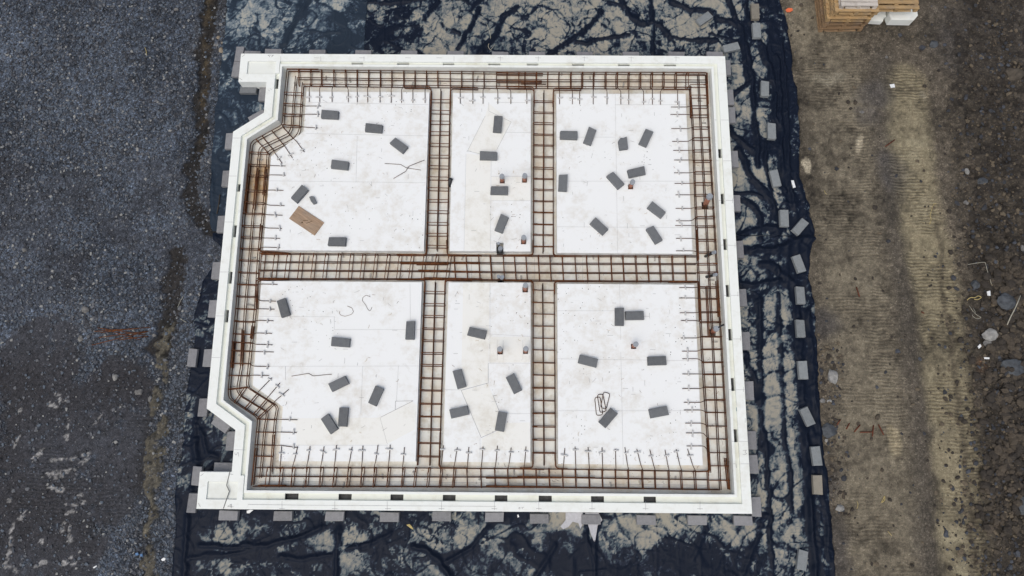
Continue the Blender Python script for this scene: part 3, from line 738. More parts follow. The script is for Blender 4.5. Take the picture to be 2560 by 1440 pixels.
# single rocks
ROCKS = [(347,980,22,15,'pale grey rock lying between the gravel and the brown soil vein','r'),(378,997,10,18,'upright flat stone beside the brown soil vein','r'),(287,943,13,16,'small whitish rock in the dark mud left of the ring','w'),
 (213,775,18,18,'cluster rock above the rusty rods on the gravel','r'),(203,845,14,18,'pale flat stone left of the rusty rods','r'),(386,838,12,10,'grey stone at the right end of the rusty rods','r'),(62,625,13,11,'pale angular stone far out on the left gravel','r'),
 (248,438,11,7,'white angular stone in the middle of the left gravel','w'),(440,23,15,9,'grey stone on the gravel at the top of the picture','r'),(553,125,12,17,'tan stone close to the upper edge of the sheet','t'),
 (460,1040,8,8,'blue grey slate lump near the lower sheet edge','d'),(452,660,10,8,'dark slate stone by the soil strip','d'),
 (2080,942,26,36,'large pale rock beside the sheet edge on the right','w'),(2056,1002,17,12,'mid grey rock above the flat blue grey slab','r'),(2074,1003,12,9,'small white rock beside the mid grey rock','w'),(2072,1076,32,38,'flat blue grey slab of rock against the sheet edge','b'),
 (2066,1101,9,9,'small pale stone below the flat blue grey slab','w'),(2099,1271,20,17,'pale triangular stone on the earth near the lower sheet edge','w'),
 (2450,457,28,26,'rounded dark blue rock on the right hand earth','b'),(2416,430,11,20,'pale oblong stone left of the rounded dark blue rock','w'),(2333,112,24,24,'dark blue grey rock below the white foam offcuts','b'),
 (2305,120,17,16,'black stone with white flecks below the foam offcuts','d'),(2250,87,12,13,'small dark stone under the foam offcuts','d'),
 (2470,838,40,32,'large rock with a white smear on the spoil heap','w'),(2505,755,42,44,'blue grey boulder on the spoil heap beside the yellow straw','b'),(2432,715,24,22,'blue grey rock at the upper end of the spoil heap','b'),
 (2520,922,56,46,'broad dark blue rock in the middle of the spoil heap','b'),(2552,1262,42,48,'dark blue boulder cut by the right edge of the picture','b'),(2465,860,20,18,'grey rock just below the white smeared rock','r'),
 (2535,187,55,40,'brown earth lump at the upper right edge','e'),(2415,505,10,12,'small grey stone below the rounded dark blue rock','r'),(2418,508,9,9,'grey pebble beside another under the dark blue rock','r'),(2545,625,14,16,'pale stone at the right edge above the spoil heap','r'),(2385,695,14,14,'dark pebble on the track edge by the spoil','d'),
 (546,94,12,10,'small tan stone furthest from the camera in the cluster by the upper sheet edge','t'),(556,107,9,9,'pale tan stone in the cluster by the upper sheet edge','t'),(538,112,9,8,'grey tan pebble left in the cluster by the upper sheet edge','r'),
 (2215,145,9,8,'small grey stone on the earth below the pallets','r'),(2155,280,12,9,'pale grey stone by the pale mud splat','r')]
RMAT = {'r': plain('grey_rock', (.17,.165,.16), .85, .4, 14), 'w': plain('pale_rock', (.27,.265,.255), .85, .35, 12), 'd': plain('slate_rock', (.045,.048,.058), .7, .4, 14), 'b': plain('blue_rock', (.062,.069,.079), .75, .45, 10), 't': plain('tan_rock', (.24,.20,.15), .85, .3, 14), 'e': plain('earth_lump', (.072,.06,.047), .95, .35, 10)}
import bmesh
for q, (px, py, sw, sh_, lab, k) in enumerate(ROCKS):
    bm = bmesh.new(); bmesh.ops.create_icosphere(bm, subdivisions=3, radius=.5)
    pl = [Vector((random.gauss(0,1), random.gauss(0,1), random.gauss(.2,.7))).normalized() for _ in range(11)]
    for v in bm.verts:
        d = v.co.copy()
        for nrm in pl:
            t = d.dot(nrm)-.36
            if t > 0: d -= nrm*t*.92
        v.co = d*(1+.10*(random.random()-.5))
    me = bpy.data.meshes.new('rock'); bm.to_mesh(me); bm.free(); me.materials.append(RMAT[k])
    p = P(px, py, 0); kx = 1.12*.0098
    h = (.35 if k in 'b' and sw > 30 else .55)*min(sw, sh_)*kx
    o = link('rock', me, None, (p.x, p.y, gz(p.x, p.y)+h*.22), (0, 0, 0), (sw*kx, sh_*kx, h))
    tag(o, lab, 'rock', 'rocks lying on the ground around the site')

# ------------------------------------------------------------------ foundation ring
ring = empty('foundation_ring'); tag(ring, 'white foam foundation ring with an open channel around the whole slab', 'foundation formwork')
REC = [PA([(617,153),(706,153.5),(704,184),(611,184)], .33), PA([(516,1202),(588,1202),(585,1249),(513,1248)], .33)]
def rectw(x0, x1, y0, y1): return [(x0,y0),(x1,y0),(x1,y1),(x0,y1)]
REC = [rectw(-6.08,-5.35,5.09,5.46), rectw(-6.10,-5.40,-5.46,-5.07)]
m_ = MB(); m_.prism(OUTER, .03, .33, [KH]); m_.prism(OUTER, .33, ZT, [KH]+REC, bottom=False); m_.build('kerb', M['eps_ring'], ring)
for q in REC:
    m_ = MB(); m_.prism(offset_poly(q, .004), .34, .362, bottom=False); m_.build('recess_floor', M['eps_ring2'], ring)
holes = []
for x0, x1 in ((879,908),(993,1023),(1107,1136),(1221,1251),(1317,1346),(1430,1460),(1545,1574),(1660,1690)):
    a = P2(x0, 160, ZC)[0]; c = P2(x1, 160, ZC)[0]; holes.append(rectw(a, c, UO[0][1]+.008, K[0][1]-.008))
for x0, x1 in ((712,746),(846,879),(976,1008.5),(1107,1139),(1237,1268.5),(1347,1379.5),(1477.5,1510),(1609,1640)):
    a = P2(x0, 1243, ZC)[0]; c = P2(x1, 1243, ZC)[0]; holes.append(rectw(a, c, K[5][1]+.008, UO[5][1]-.008))
for y0, y1 in ((372,395),(484,510),(597,625),(712,742),(822,851),(945,977),(1073,1105)):
    a = P2(1810, y0, ZC)[1]; c = P2(1810, y1, ZC)[1]; holes.append(rectw(UO[6][0]+.008, K[6][0]-.008, c, a))
for y0, y1 in ((460,479),(563,593),(679,709),(775,806)):
    a = P2(585, y0, ZC)[1]; c = P2(585, y1, ZC)[1]; holes.append(rectw(K[2][0]+.008, UO[2][0]-.008, c, a))
holes.append(rectw(K[1][0]+.008, UO[1][0]-.008, P2(690,222,ZC)[1], P2(690,197,ZC)[1]))
m_ = MB(); m_.prism(KH, .305, ZC, [UO]+holes); m_.build('channel_floor', M['eps_chan'], ring)
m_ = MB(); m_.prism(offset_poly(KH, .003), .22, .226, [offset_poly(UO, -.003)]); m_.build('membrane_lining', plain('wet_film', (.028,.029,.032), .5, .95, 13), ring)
m_ = MB(); m_.prism(UO, .103, ZT-.003, [UI]); m_.build('upstand', M['eps_ring'], ring)
# pencil marks, joints and the open gap on the kerb
def strip(mb, a, b_, w_, z):
    a, b_ = Vector(a[:2]), Vector(b_[:2]); d = (b_-a)
    if d.length < 1e-6: return
    n = Vector((-d.y, d.x)).normalized()*w_/2
    c = (a+b_)/2
    mb.box(c.x, c.y, z, d.length, w_, .003, math.atan2(d.y, d.x))
gm = MB(); zz = ZT+.0018
jt = MB()
for x in (702,802,910,1135,1251,1346,1461,1578,1690): strip(jt, P2(x,141,ZT), P2(x,153,ZT), .006, zz)
for x in (705,837,968,1104,1236,1347,1480,1614,1750): strip(jt, P2(x,1253,ZT), P2(x,1275,ZT), .006, zz)
for y in (300,402,501,613,738,847,974,1103,1159): 
    a = P2(1800, y, ZT)[1]; strip(jt, (6.075,a), (6.27,a), .006, zz); strip(jt, (5.91,a), (5.96,a), .006, zz)
for y in (345,440,555,680,790,894):
    a = P2(560, y, ZT)[1]; strip(jt, (-6.28,a), (-6.08,a), .006, zz)
strip(jt, P2(586,1124,ZT), P2(614,1125,ZT), .006, zz)
jt.build_each('foam_joint', M['line'], ring)
for a, b_ in (((577,1171),(566.5,1213)),((566.5,1213),(573.5,1228)),((573.5,1228),(558.5,1271.5))):
    strip(gm, P2(*a,ZT), P2(*b_,ZT), .018, zz)
gm.build('open_gap', M['gap'], ring)
pm = MB()
def pen(pts, w_=.007, z=ZT): 
    for a, b_ in zip(pts[:-1], pts[1:]): strip(pm, P2(*a,z), P2(*b_,z), w_, z+.0045)
pen([(569,1266),(577,1261),(577,1269)]); pen([(569,1266),(584,1267)]); pen([(578.5,1260),(578.5,1270)])       # 4
pen([(587,1131.5),(588,1137),(592,1137),(593,1132),(596,1131.5),(597,1141)])                                    # 5
pen([(1857,1127),(1866,1125),(1862,1131),(1867,1134),(1862,1137),(1857,1136)])                                  # 3
pen([(1297,1269),(1300,1268),(1300,1272),(1297,1272),(1297,1269)]); pen([(1310,1268),(1304,1269),(1307,1272)])  # 05
pen([(671,138),(675,143)],.012); pen([(669,138),(685,138)],.006); pen([(683,138),(679,142.5)],.012)
for a in ((605,142,612,137),(597,195,606,200),(501,1190,509,1184),(496,1258,501,1267),(671,225,674,228),(675,222,680,224),(571,1185,583,1186),(1840,1160,1841,1170)): pen([(a[0],a[1]),(a[2],a[3])])
for x in (792,905,1020,1098,1251,1345,1463,1578,1692): pen([(x-7,144.5),(x+7,145)], .006)
for x in (705,837,970,1104,1236,1347,1480,1614,1750): pen([(x-7,1271.5),(x+7,1272)], .007)
for y in (502,613,735,846,974,1051): 
    x = 1829+(y-502)*.058; pen([(x+2,y-6),(x+2,y+6)], .006)
pen([(613,1191),(1880-300,1258+12)] if False else [(620,1261),(760,1263)], .006); pen([(760,1263),(1240,1266)], .005)
pm.build_each('pencil_marking', M['line'], ring)

# pipes need square holes: (hole centre px on the pad, hole half size, height above pad, kind)
PIPES = [(1255.5,453,.062,.34,'tm'),(1311.5,451,.062,.33,'tm'),(1576.5,467,.066,.34,'tr'),(1309,604,.066,.36,'tm'),(1313,724,.068,.48,'bm'),(1250.5,879,.066,.46,'bm'),(1314,878.5,.060,.48,'bm'),(1584,866,.062,.36,'br')]
PIPE_LAB = ['grey capped drain pipe above a level block in the middle far panel','grey capped drain pipe near the right edge of the middle far panel','grey capped drain pipe below a slanting block in the far right panel',
 'grey capped drain pipe near the lower right corner of the middle far panel','grey capped drain pipe at the far edge of the middle near panel','grey capped drain pipe, left of a pair in the middle near panel',
 'grey capped drain pipe, right of a pair in the middle near panel','grey capped drain pipe leaning right in the near right panel']
padholes = {k: [] for k in PADS}
for px, py, hs, h, k in PIPES:
    c = P2(px, py, ZP); padholes[k].append(rectw(c[0]-hs, c[0]+hs, c[1]-hs, c[1]+hs))
base = empty('trench_insulation'); tag(base, 'stained cream foam base boards showing in the beam trenches', 'insulation board')
BASEH = [rectw(c[0][0]+.012, c[1][0]-.012, c[0][1]+.012, c[2][1]-.012) for k in padholes for c in padholes[k]]
TR1, TR2 = P2(1764,513,ZB), P2(1782,832,ZB)
BASEH += [rectw(t[0]-.10, t[0]+.07, t[1]-.09, t[1]+.09) for t in (TR1, TR2)]
NOTCH = P2(1250,628,.2); NOTCH2 = P2(1252,700,ZB)
BASEH += [rectw(NOTCH2[0]-.075, NOTCH2[0]+.075, NOTCH2[1]-.08, NOTCH2[1]+.08)]
m_ = MB(); m_.prism(UI, .035, ZB, BASEH); m_.build('base_board', M['eps_base'], base)
sm = MB()
for x in (1179,1230,1336,1457):
    strip(sm, P2(x,645,ZB), P2(x,705,ZB), .006, ZB+.0018)
strip(sm, P2(650,1204,ZB), P2(1100,1204.5,ZB), .006, ZB+.0018); strip(sm, P2(1100,1206,ZB), P2(1770,1213,ZB), .006, ZB+.0018)
for y in (310,420,545,660,800,930,1060): strip(sm, P2(1735,y,ZB), P2(1790,y,ZB), .006, ZB+.0018)
sm.build_each('foam_joint', M['line'], base)

PADLAB = {'tl': 'far left white floor panel with a clipped corner and a plywood offcut on it', 'tm': 'narrow middle white floor panel on the far side', 'tr': 'far right white floor panel peppered with dark specks',
 'bl': 'near left white floor panel with a clipped corner', 'bm': 'narrow middle white floor panel on the near side with cream inlays', 'br': 'near right white floor panel with three bent stirrups on it'}
SEAMS = {'tl': [((770,256),(1072,262)),((765,334),(1070,340)),((662,452),(1064,457)),((893,340),(890,455)),((668,395),(672,452))],
 'tm': [((1228,390),(1226,627)),((1228,441),(1327,441)),((1228,502),(1326,502)),((1265,331),(1327,332)),((1240,256),(1327,257)),((1165,385),(1160,627))],
 'tr': [((1391,343),(1538,343)),((1538,235),(1544,632)),((1391,453),(1722,453)),((1391,567),(1729,569)),((1538,262),(1716,262))],
 'bl': [((648,791),(838,792)),((836,792),(836,824)),((836,824),(1051,824)),((635,916),(1048,915)),((907,915),(902,1035)),((996,915),(991,1002)),((1025,710),(1026,800)),((714,916),(714,950)),((741,1113),(970,1113)),((950,1043),(968,1110))],
 'bm': [((1225,707),(1225,908)),((1221,908),(1326,908)),((1221,835),(1326,841)),((1265,1034),(1326,1034)),((1112,974),(1152,975)),((1200,1095),(1200,1155)),((1243,850),(1243,900)),((1258,850),(1258,900)),((1307,850),(1307,900)),((1323,850),(1323,900))],
 'br': [((1393,897),(1740,902)),((1549,711),(1552,850)),((1552,880),(1558,1162)),((1394,1027),(1750,1027)),((1394,777),(1540,777))]}
CREAM = {'tm': [[(1222,258),(1278,305),(1243,374),(1200,384),(1169,376),(1213,290)],[(1166,384),(1226,392),(1225,626),(1161,626)],[(1229,442),(1326,442),(1326,501),(1228,501)]],
 'bm': [[(1158,708),(1224,708),(1220,956),(1153,974)],[(1154,978),(1220,959),(1231,986),(1246,1026),(1240,1076),(1204,1092)],[(1205,1096),(1240,1080),(1268,1057),(1326,1056),(1326,1125),(1203,1125)],[(1223,842),(1326,842),(1326,906),(1223,906)]],
 'bl': [[(712,1046),(946,1044),(1030,1004),(1042,1012),(1036,1074),(966,1111),(742,1112),(740,1060)]]}
for k, pl in PADS.items():
    pad = empty('insulation_board'); tag(pad, PADLAB[k], 'insulation panel', 'white foam floor panels between the beam trenches')
    pp = list(pl)
    if k == 'tm':   # notch for the gully
        nx = NOTCH[0]; pp = [pl[0], pl[1], pl[2], (nx-.09,.44), (nx-.09,.66), (nx+.085,.66), (nx+.085,.44), pl[3]]
    if k == 'bm': pass
    m_ = MB(); m_.prism(pp, ZB+.002, ZP, padholes[k]); m_.build('panel', M['eps'], pad)
    for poly in CREAM.get(k, []):
        wp = PA(poly, ZP)
        hh = [h for h in padholes[k] if inside(np.array([h[0][0]]), np.array([h[0][1]]), wp)[0]]
        if k == 'tm' and poly[0] == (1229,442): hh = [h for h in padholes['tm'][:2]]
        if k == 'bm' and poly[0] == (1223,842): hh = padholes['bm'][1:3]
        m_ = MB(); m_.prism(wp, ZP-.01, ZP+.002, hh, bottom=False); m_.build('cream_inlay', M['eps_tan'], pad)
    m_ = MB()
    for a, b_ in SEAMS[k]: strip(m_, P2(*a,ZP), P2(*b_,ZP), .0034, ZP+.004)
    if k == 'bm':
        for a, b_ in (((1152.5,976),(1220.5,957.5)),((1153,976),(1203,1094)),((1203,1094),(1241,1077)),((1232,987),(1247,1025)),((1220.5,908),(1220.5,958))): strip(m_, P2(*a,ZP), P2(*b_,ZP), .009, ZP+.0042)
    if k == 'bl':
        for a, b_ in (((952,1043),(1033,1002)),((988,1003),(1033,1002)),((989,1003),(988,1025))): strip(m_, P2(*a,ZP), P2(*b_,ZP), .009, ZP+.0042)
    if k == 'tm':
        for a, b_ in (((1222,256),(1222,278)),((1222,278),(1278,305)),((1278,305),(1242,374)),((1213,290),(1169,377)),((1169,377),(1200,385))): strip(m_, P2(*a,ZP), P2(*b_,ZP), .006, ZP+.0042)
    m_.build_each('foam_joint', M['line'], pad)
    m_ = MB(); xs = [p[0] for p in pl]; ys = [p[1] for p in pl]
    for _ in range(34 if k not in ('tm','bm') else 20):
        x, y = random.uniform(min(xs)+.15, max(xs)-.25), random.uniform(min(ys)+.15, max(ys)-.2)
        if not inside(np.array([x]), np.array([y]), pl)[0]: continue
        a = random.choice([0, math.pi/2, random.random()*3]); l = random.uniform(.05,.14)
        strip(m_, (x, y), (x+math.cos(a)*l, y+math.sin(a)*l), .006, ZP+.0065)
    m_.build_each('pencil_marking', M['line'], pad)

# ------------------------------------------------------------------ pipes
def pipe(lab, base_pt, top_pt, r, capm=None, bodym=None, lean_cap=True, cat='drain pipe', name='drain_pipe'):
    b0, t0 = Vector(base_pt), Vector(top_pt)
    e = empty(name, b0); tag(e, lab, cat, 'drain pipes standing up through the foundation')
    d = (t0-b0); L = d.length; q = d.to_track_quat('Z', 'Y').to_euler()
    body = MB(); body.tube([(0,0,0),(0,0,L*.55),(0,0,L-.06)], r, 18)
    body.tube([(0,0,L*.32),(0,0,L*.32+.001),(0,0,L*.32+.05),(0,0,L*.32+.051)], r*1.12, 18)
    o = body.build('pipe_body', bodym or M['terra'], e, True); o.rotation_euler = q
    c = MB(); c.tube([(0,0,L-.085),(0,0,L-.008),(0,0,L)], r*1.17, 20)
    c.tube([(0,0,L-.085),(0,0,L-.06)], r*1.25, 20)
    o = c.build('cap', capm or M['cap'], e, False); o.rotation_euler = q
    return e
for (px, py, hs, h, k), lab in zip(PIPES, PIPE_LAB):
    c = P(px, py-1.2, ZP); pipe(lab, (c.x, c.y, .0), (c.x, c.y, ZP+h), .05)
b0 = P(1763,512,ZB); pipe('thick terracotta pipe with grey cap leaning in the right beam trench', (b0.x,b0.y,.01), P(1775,490,.66), .062)
b0 = P(1782,830,ZB); e = pipe('terracotta pipe with grey cap and black tail low in the right beam trench', (b0.x,b0.y,.01), P(1792,820.5,.52), .056)
tb = MB(); p_ = P(1795,820,.5)-Vector(e.location); tb.tube([p_, p_+Vector((.05,.04,.02)), p_+Vector((.14,.08,.03))], .022, 8); tb.build('black_tail', M['black'], e, True)
pipe('thin black sleeve pipe in the right trench above another', P(1763,641,.09), P(1788,630,.46), .036, M['cap'], M['black'])
pipe('thin black sleeve pipe in the right trench below another', P(1766,692.5,.09), P(1791,686,.46), .036, M['cap'], M['black'])
# gully fittings in the middle trench
def open_box(mb, cx, cy, z0, z1, sx, sy, t):
    mb.box(cx-sx/2+t/2, cy, (z0+z1)/2, t, sy, z1-z0); mb.box(cx+sx/2-t/2, cy, (z0+z1)/2, t, sy, z1-z0)
    mb.box(cx, cy-sy/2+t/2, (z0+z1)/2, sx-2*t, t, z1-z0); mb.box(cx, cy+sy/2-t/2, (z0+z1)/2, sx-2*t, t, z1-z0)
gu = empty('gully_fitting', (NOTCH[0], NOTCH[1]+.0, ZB)); tag(gu, 'grey square gully with a short vent pipe in the far panel notch', 'gully')
m_ = MB(); open_box(m_, 0, .0, .0, .20, .15, .17, .012); m_.box(0,0,.02,.125,.145,.01); m_.build('hopper', M['black'], gu)
m_ = MB(); m_.tube([(.0,.02,.06),(.01,.03,.24),(.015,.035,.27)], .058, 16); m_.build('socket', M['cap'], gu)
m_ = MB(); m_.tube([(-.03,.10,.03),(-.03,.10,.46)], .026, 12); m_.tube([(-.03,.10,.42),(-.03,.10,.48)], .034, 14, mi=1); m_.build('vent_pipe', [M['black'], M['cap']], gu)
gu = empty('gully_fitting', (NOTCH2[0], NOTCH2[1], ZB)); tag(gu, 'grey forked pipe fitting in the middle beam trench beside the near panel', 'gully')
m_ = MB(); open_box(m_, 0, -.02, -.05, .03, .15, .13, .01); m_.build('hopper', M['black'], gu)
m_ = MB(); m_.tube([(0,-.02,-.02),(-.01,.0,.12),(-.05,.03,.26)], .036, 14); m_.tube([(0,-.02,-.02),(.01,.0,.12),(.035,.01,.26)], .042, 14); m_.build('pipe_body', M['black'], gu, True)
m_ = MB(); m_.tube([(-.043,.025,.23),(-.055,.034,.28)], .044, 16); m_.tube([(.028,.008,.22),(.04,.012,.28)], .052, 16); m_.build('cap', M['cap'], gu)
p_ = P(1125,456,.28); o = MB(); o.tube([(0,-.10,-.06),(.0,-.03,.0),(.01,.03,.03),(.03,.09,.05)], .038, 10, r2=.058); o = o.build('black_wrap', M['black'], None, True, (p_.x,p_.y,.30)); tag(o, 'crumpled black plastic wrap hanging on the edge of the middle far panel', 'plastic scrap')

# ------------------------------------------------------------------ reinforcement cages
ZTOP, ZBOT = .268, .148
RB = .012
def stirrup_mesh(width):
    hw = width/2+.012; z0, z1 = ZBOT-.014, ZTOP+.014; zc = (z0+z1)/2
    m = MB(); pts = fillet([(-hw,0,z0-zc),(hw,0,z0-zc),(hw,0,z1-zc),(-hw,0,z1-zc)], .03, 3, True)
    m.tube(pts, .0105, 6, True)
    m.tube([(-hw+.005,.010,z1-zc-.01),(-hw+.11,.010,z1-zc-.004)], .0082, 6)
    m.tube([(-hw,.008,z1-zc-.02),(-hw,.008,z0-zc+.05)], .0072, 6)
    return m.mesh('stirrup', M['rust'], True), zc
def cage(label, bars, stirrups, laps=(), starters=(), bottom=True):
    """bars: pixel polylines of the upper bars; stirrups: (outer px, inner px, tilt deg)"""
    c0 = P(*bars[0][0], ZTOP)
    root = empty('rebar_cage', (c0.x, c0.y, ZB)); tag(root, label, 'rebar cage', 'rusty rebar cages in the beam trenches')
    inv = Vector((-c0.x, -c0.y, -ZB))
    for bl in bars:
        wp = [P(x, y, ZTOP) for x, y in bl]
        for z, dx in ((ZTOP, 0), (ZBOT, random.uniform(-.006,.006))):
            if z == ZBOT and not bottom: continue
            pts = [Vector((p.x+dx, p.y+dx, z)) for p in wp]
            pts = fillet(pts, .10, 4)
            fine = [pts[0]]
            for a, b_ in zip(pts[:-1], pts[1:]):
                n_ = max(1, int((b_-a).length/.7))
                for i in range(1, n_+1):
                    q = a.lerp(b_, i/n_)
                    if i < n_: q = q+Vector((random.uniform(-.004,.004), random.uniform(-.004,.004), random.uniform(-.004,.003)))
                    fine.append(q)
            m = MB(); m.tube([p+inv for p in fine], RB, 6); m.build('longitudinal_bar', M['rust2'], root, True)
    for bl in laps:
        off = random.uniform(-.008,.008)
        for z in (ZTOP+.008, ZBOT+.008):
            pts = fillet([Vector((p.x+off, p.y+off, z)) for p in (P(x, y, ZTOP) for x, y in bl)], .06, 4)
            m = MB(); m.tube([p+inv for p in pts], RB*1.1, 6); m.build('lap_bar', M['rust'], root, True)
    if stirrups:
        ws = [(P(*o, ZTOP)-P(*i, ZTOP)).length for o, i, t in stirrups]
        me, zc = stirrup_mesh(sum(ws)/len(ws)); mw = sum(ws)/len(ws)+.0
        for (o_, i_, t), wd in zip(stirrups, ws):
            a, b_ = P(*o_, ZTOP), P(*i_, ZTOP); mid = (a+b_)/2; d = b_-a
            s = link('stirrup', me, root, (mid.x+inv.x, mid.y+inv.y, zc+inv.z), (math.radians(t+random.uniform(-4,4)), 0, math.atan2(d.y, d.x)+random.uniform(-.012,.012)), (wd/mw,1,1))
    for st in starters:
        (ox, oy), (ix, iy), (kx, ky), (ex, ey) = st
        pts = [P(ox, oy, ZTOP+.018), P(ix, iy, ZTOP+.018), P(kx, ky, .322), P(ex, ey, .322)]
        m = MB(); m.tube([p+inv for p in fillet(pts, .04, 2)], .0088, 6); m.build('starter_bar', M['rust2'], root, True)
    return root
SPACERS = []   # (x, y, z, angle, side)
def sp_tail(st, side):
    (_, _), (_, _), (kx, ky), (ex, ey) = st
    t = random.uniform(.5, .88); p = P(kx+(ex-kx)*t, ky+(ey-ky)*t, ZP); a, b_ = P(kx, ky, ZP), P(ex, ey, ZP)
    SPACERS.append((p.x+random.uniform(-.02,.02), p.y+random.uniform(-.02,.02), ZP, math.atan2(b_.y-a.y, b_.x-a.x)+math.pi/2+random.gauss(0,.14), side))

# far (top) cage
def lerp_y(pts, x):
    xs = [p[0] for p in pts]; return float(np.interp(x, xs, [p[1] for p in pts]))
def lerp_x(pts, y):
    ys = [p[1] for p in pts]; return float(np.interp(y, ys, [p[0] for p in pts]))
tO = [(718,173.5),(1240,180),(1766,181.5)]; tM = [(742,194),(1240,198.5),(1766,200)]; tI = [(756,210),(1240,215.5),(1730,217.5)]
tx = [746,776,803,834,863,892,921,950.5,979,1009,1037,1066,1094,1125,1154,1182,1210,1241,1267.5,1297,1312.5,1341,1369.5,1397.5,1427.5,1456,1484.5,1514.5,1542.5,1572,1601,1630,1659.5,1690,1719]
tt = [773,799,830,870.5,893,919,950,978,1004,1032,1062.5,1150.5,1182,1207.5,1244.5,1277,1317,1399,1431,1449,1483,1517.5,1552,1572,1609,1631,1651,1694]
ts_ = [776,803,834,863,892,921,950.5,979,1009,1037,1066,1154,1182,1210,1241,1267.5,1312.5,1397.5,1427.5,1456,1484.5,1514.5,1542.5,1572,1601,1630,1659.5,1690]
st = [((s,lerp_y(tO,s)),(s,lerp_y(tI,s)),(e if abs(e-s)<13 else s+(e-s)*.8,lerp_y(tI,s)+11),(e,lerp_y(tI,s)+44)) for s, e in zip(ts_, tt)]
for s in st: sp_tail(s, 'far')
cage('long rusty rebar cage in the trench along the far edge of the slab', [tO,tM,tI], [((x,lerp_y(tO,x)),(x,lerp_y(tI,x)),(-9 if x > 1440 else -2)) for x in tx],
 [[(718,174),(718,172.5),(796,173)],[(1241,183),(1357,184.5)],[(1241,201),(1355,202)],[(1302,205),(1365,205.5)],[(757,211),(827,211)],[(1241,216),(1300,217)],[(1690,183),(1766,183.5)],[(1660,219),(1727,219)]], st)
# right cage
rO = [(1766,182),(1772.5,305),(1792,640),(1806,880),(1825,1225)]; rM = [(1747,184),(1753,305),(1772,640),(1785,880),(1803,1225)]; rI = [(1726,214),(1733,305),(1745.5,640),(1757,880),(1777,1182)]
ry = [212,239,265,288,317.5,345,375,401,430,457.5,486,518,542.5,565,599,630,659,680,717.5,746,779.5,804.5,841,872.5,905,935,967.5,999.5,1031,1065,1097.5,1132,1165,1201]
re_ = [(1677.5,267.5),(1676,286),(1678.5,321.5),(1680.5,353.5),(1683,376),(1685,400),(1685.5,432),(1685,431),(1686.5,458.5),(1689,487),(1689,521),(1690,552),(1688,564),(1690,596),(1690,627),(1698,719),(1698,745),(1699.5,782),(1702,801.5),(1702,845),(1705,878),(1706,897),(1706,935),(1706,971.5),(1709.5,1006),(1711,1025),(1713,1058),(1715,1082.5),(1716.5,1115)]
re_.pop(7)
rsrc = [265,288,317.5,345,375,401,430,457.5,486,518,542.5,565,599,630,717.5,746,779.5,804.5,841,872.5,905,935,967.5,999.5,1031,1065,1097.5,1132]
st = []
for (ex, ey), y in zip(re_, rsrc):
    st.append(((lerp_x(rO,y), y),(lerp_x(rI,y), y),(lerp_x(rI,y)-13, ey),(ex, ey)))
for s in st: sp_tail(s, 'right')
cage('long rusty rebar cage in the trench along the right edge of the slab', [rO,rM,rI], [((lerp_x(rO,y),y),(lerp_x(rI,y),y),3) for y in ry],
 [[(1727,220),(1729,290)],[(1768,182),(1771,260)],[(1743,572),(1746,650)],[(1748,702),(1752,800)],[(1793,700),(1799,790)],[(1767,715),(1773,840)],[(1770,1095),(1775,1178),(1740,1179)],[(1814,1145),(1823,1224)]], st)
# near (bottom) cage
bO = [(632,1216),(1040,1217),(1400,1219),(1800,1224.5)]; bM = [(636,1191),(1040,1192.5),(1400,1194),(1770,1200)]; bI = [(640,1169.5),(1040,1170),(1400,1173),(1772,1179)]
bx = [667,700,730,766,801,835,870,904,935,970,1006,1037,1070,1101,1134,1167.5,1202.5,1237.5,1270,1309.5,1341,1374,1407.5,1440,1474,1507,1540,1572,1607.5,1639,1673.5,1705,1739.5,1772]
be = [703.5,744,775,810,841,880,907,945,975.5,1011,1108.5,1143,1172,1207.5,1243.5,1278,1315,1412,1437.5,1470,1505,1538.5,1562,1592,1624.5,1662.5,1662.5,1690.5,1719]
be.pop(25)
bs_ = [700,730,766,801,835,870,904,935,970,1006,1101,1134,1167.5,1202.5,1237.5,1270,1309.5,1407.5,1440,1474,1507,1540,1572,1607.5,1639,1673.5,1705,1739.5]
st = [((s,lerp_y(bO,s)),(s,lerp_y(bI,s)),(s+(e-s)*.35,lerp_y(bI,s)-14),(e,lerp_y(bI,s)-55+random.uniform(-3,3))) for s, e in zip(bs_, be)]
for s in st: sp_tail(s, 'near')
cage('long rusty rebar cage in the trench along the near edge of the slab', [bO,bM,bI], [((x+(3 if x<1150 else -1.5),lerp_y(bI,x)),(x-(2 if x<1150 else -1),lerp_y(bO,x)),(10 if x < 1150 else 0)) for x in bx],
 [[(1215,1195),(1403,1194.5)],[(1293,1192),(1488,1195)],[(1215,1215),(1402,1218)],[(690,1171),(760,1171)],[(645,1214),(712,1214)],[(1275,1172),(1360,1174)]], st)
# left cage following the bay
lO = [(717.5,174),(711,240),(705.5,312),(627,355),(621,415),(608,532),(590,765),(577,900),(570.5,972),(571.5,994),(586,1006),(645,1045),(641,1080),(628.5,1214)]
lM = [(739,190),(733,250),(727.5,320),(720,334),(648,368),(643,412),(631,532),(611,771),(602.5,910),(591,975),(600,990),(663,1028),(666,1036),(659,1080),(649,1196)]
lI = [(756,206),(752,260),(748,325),(736,345),(668,379),(666,412),(656,532),(645,627),(640,700),(636,771),(621,910),(615,967),(688,1014),(691,1022),(686,1050),(675,1182)]
ls = [((711.5,231),(754.5,233),0),((709.5,259),(752.5,260),0),((707.5,285),(750,286),0),((705.5,312),(748.5,314),0),
 ((706.5,316),(733,346),0),((680,328),(707.5,360),0),((655,340),(681,372),0),((640.5,348.5),(667,379),0)]
for y in (380,411,437.5,475,505,532,564,592.5,621,649.5,680,710,740,771,802.5,834,855,876,907.5,938): ls.append(((lerp_x(lO[3:9],y),y),(lerp_x(lI[4:12],y)+.5,y+1.5),2))
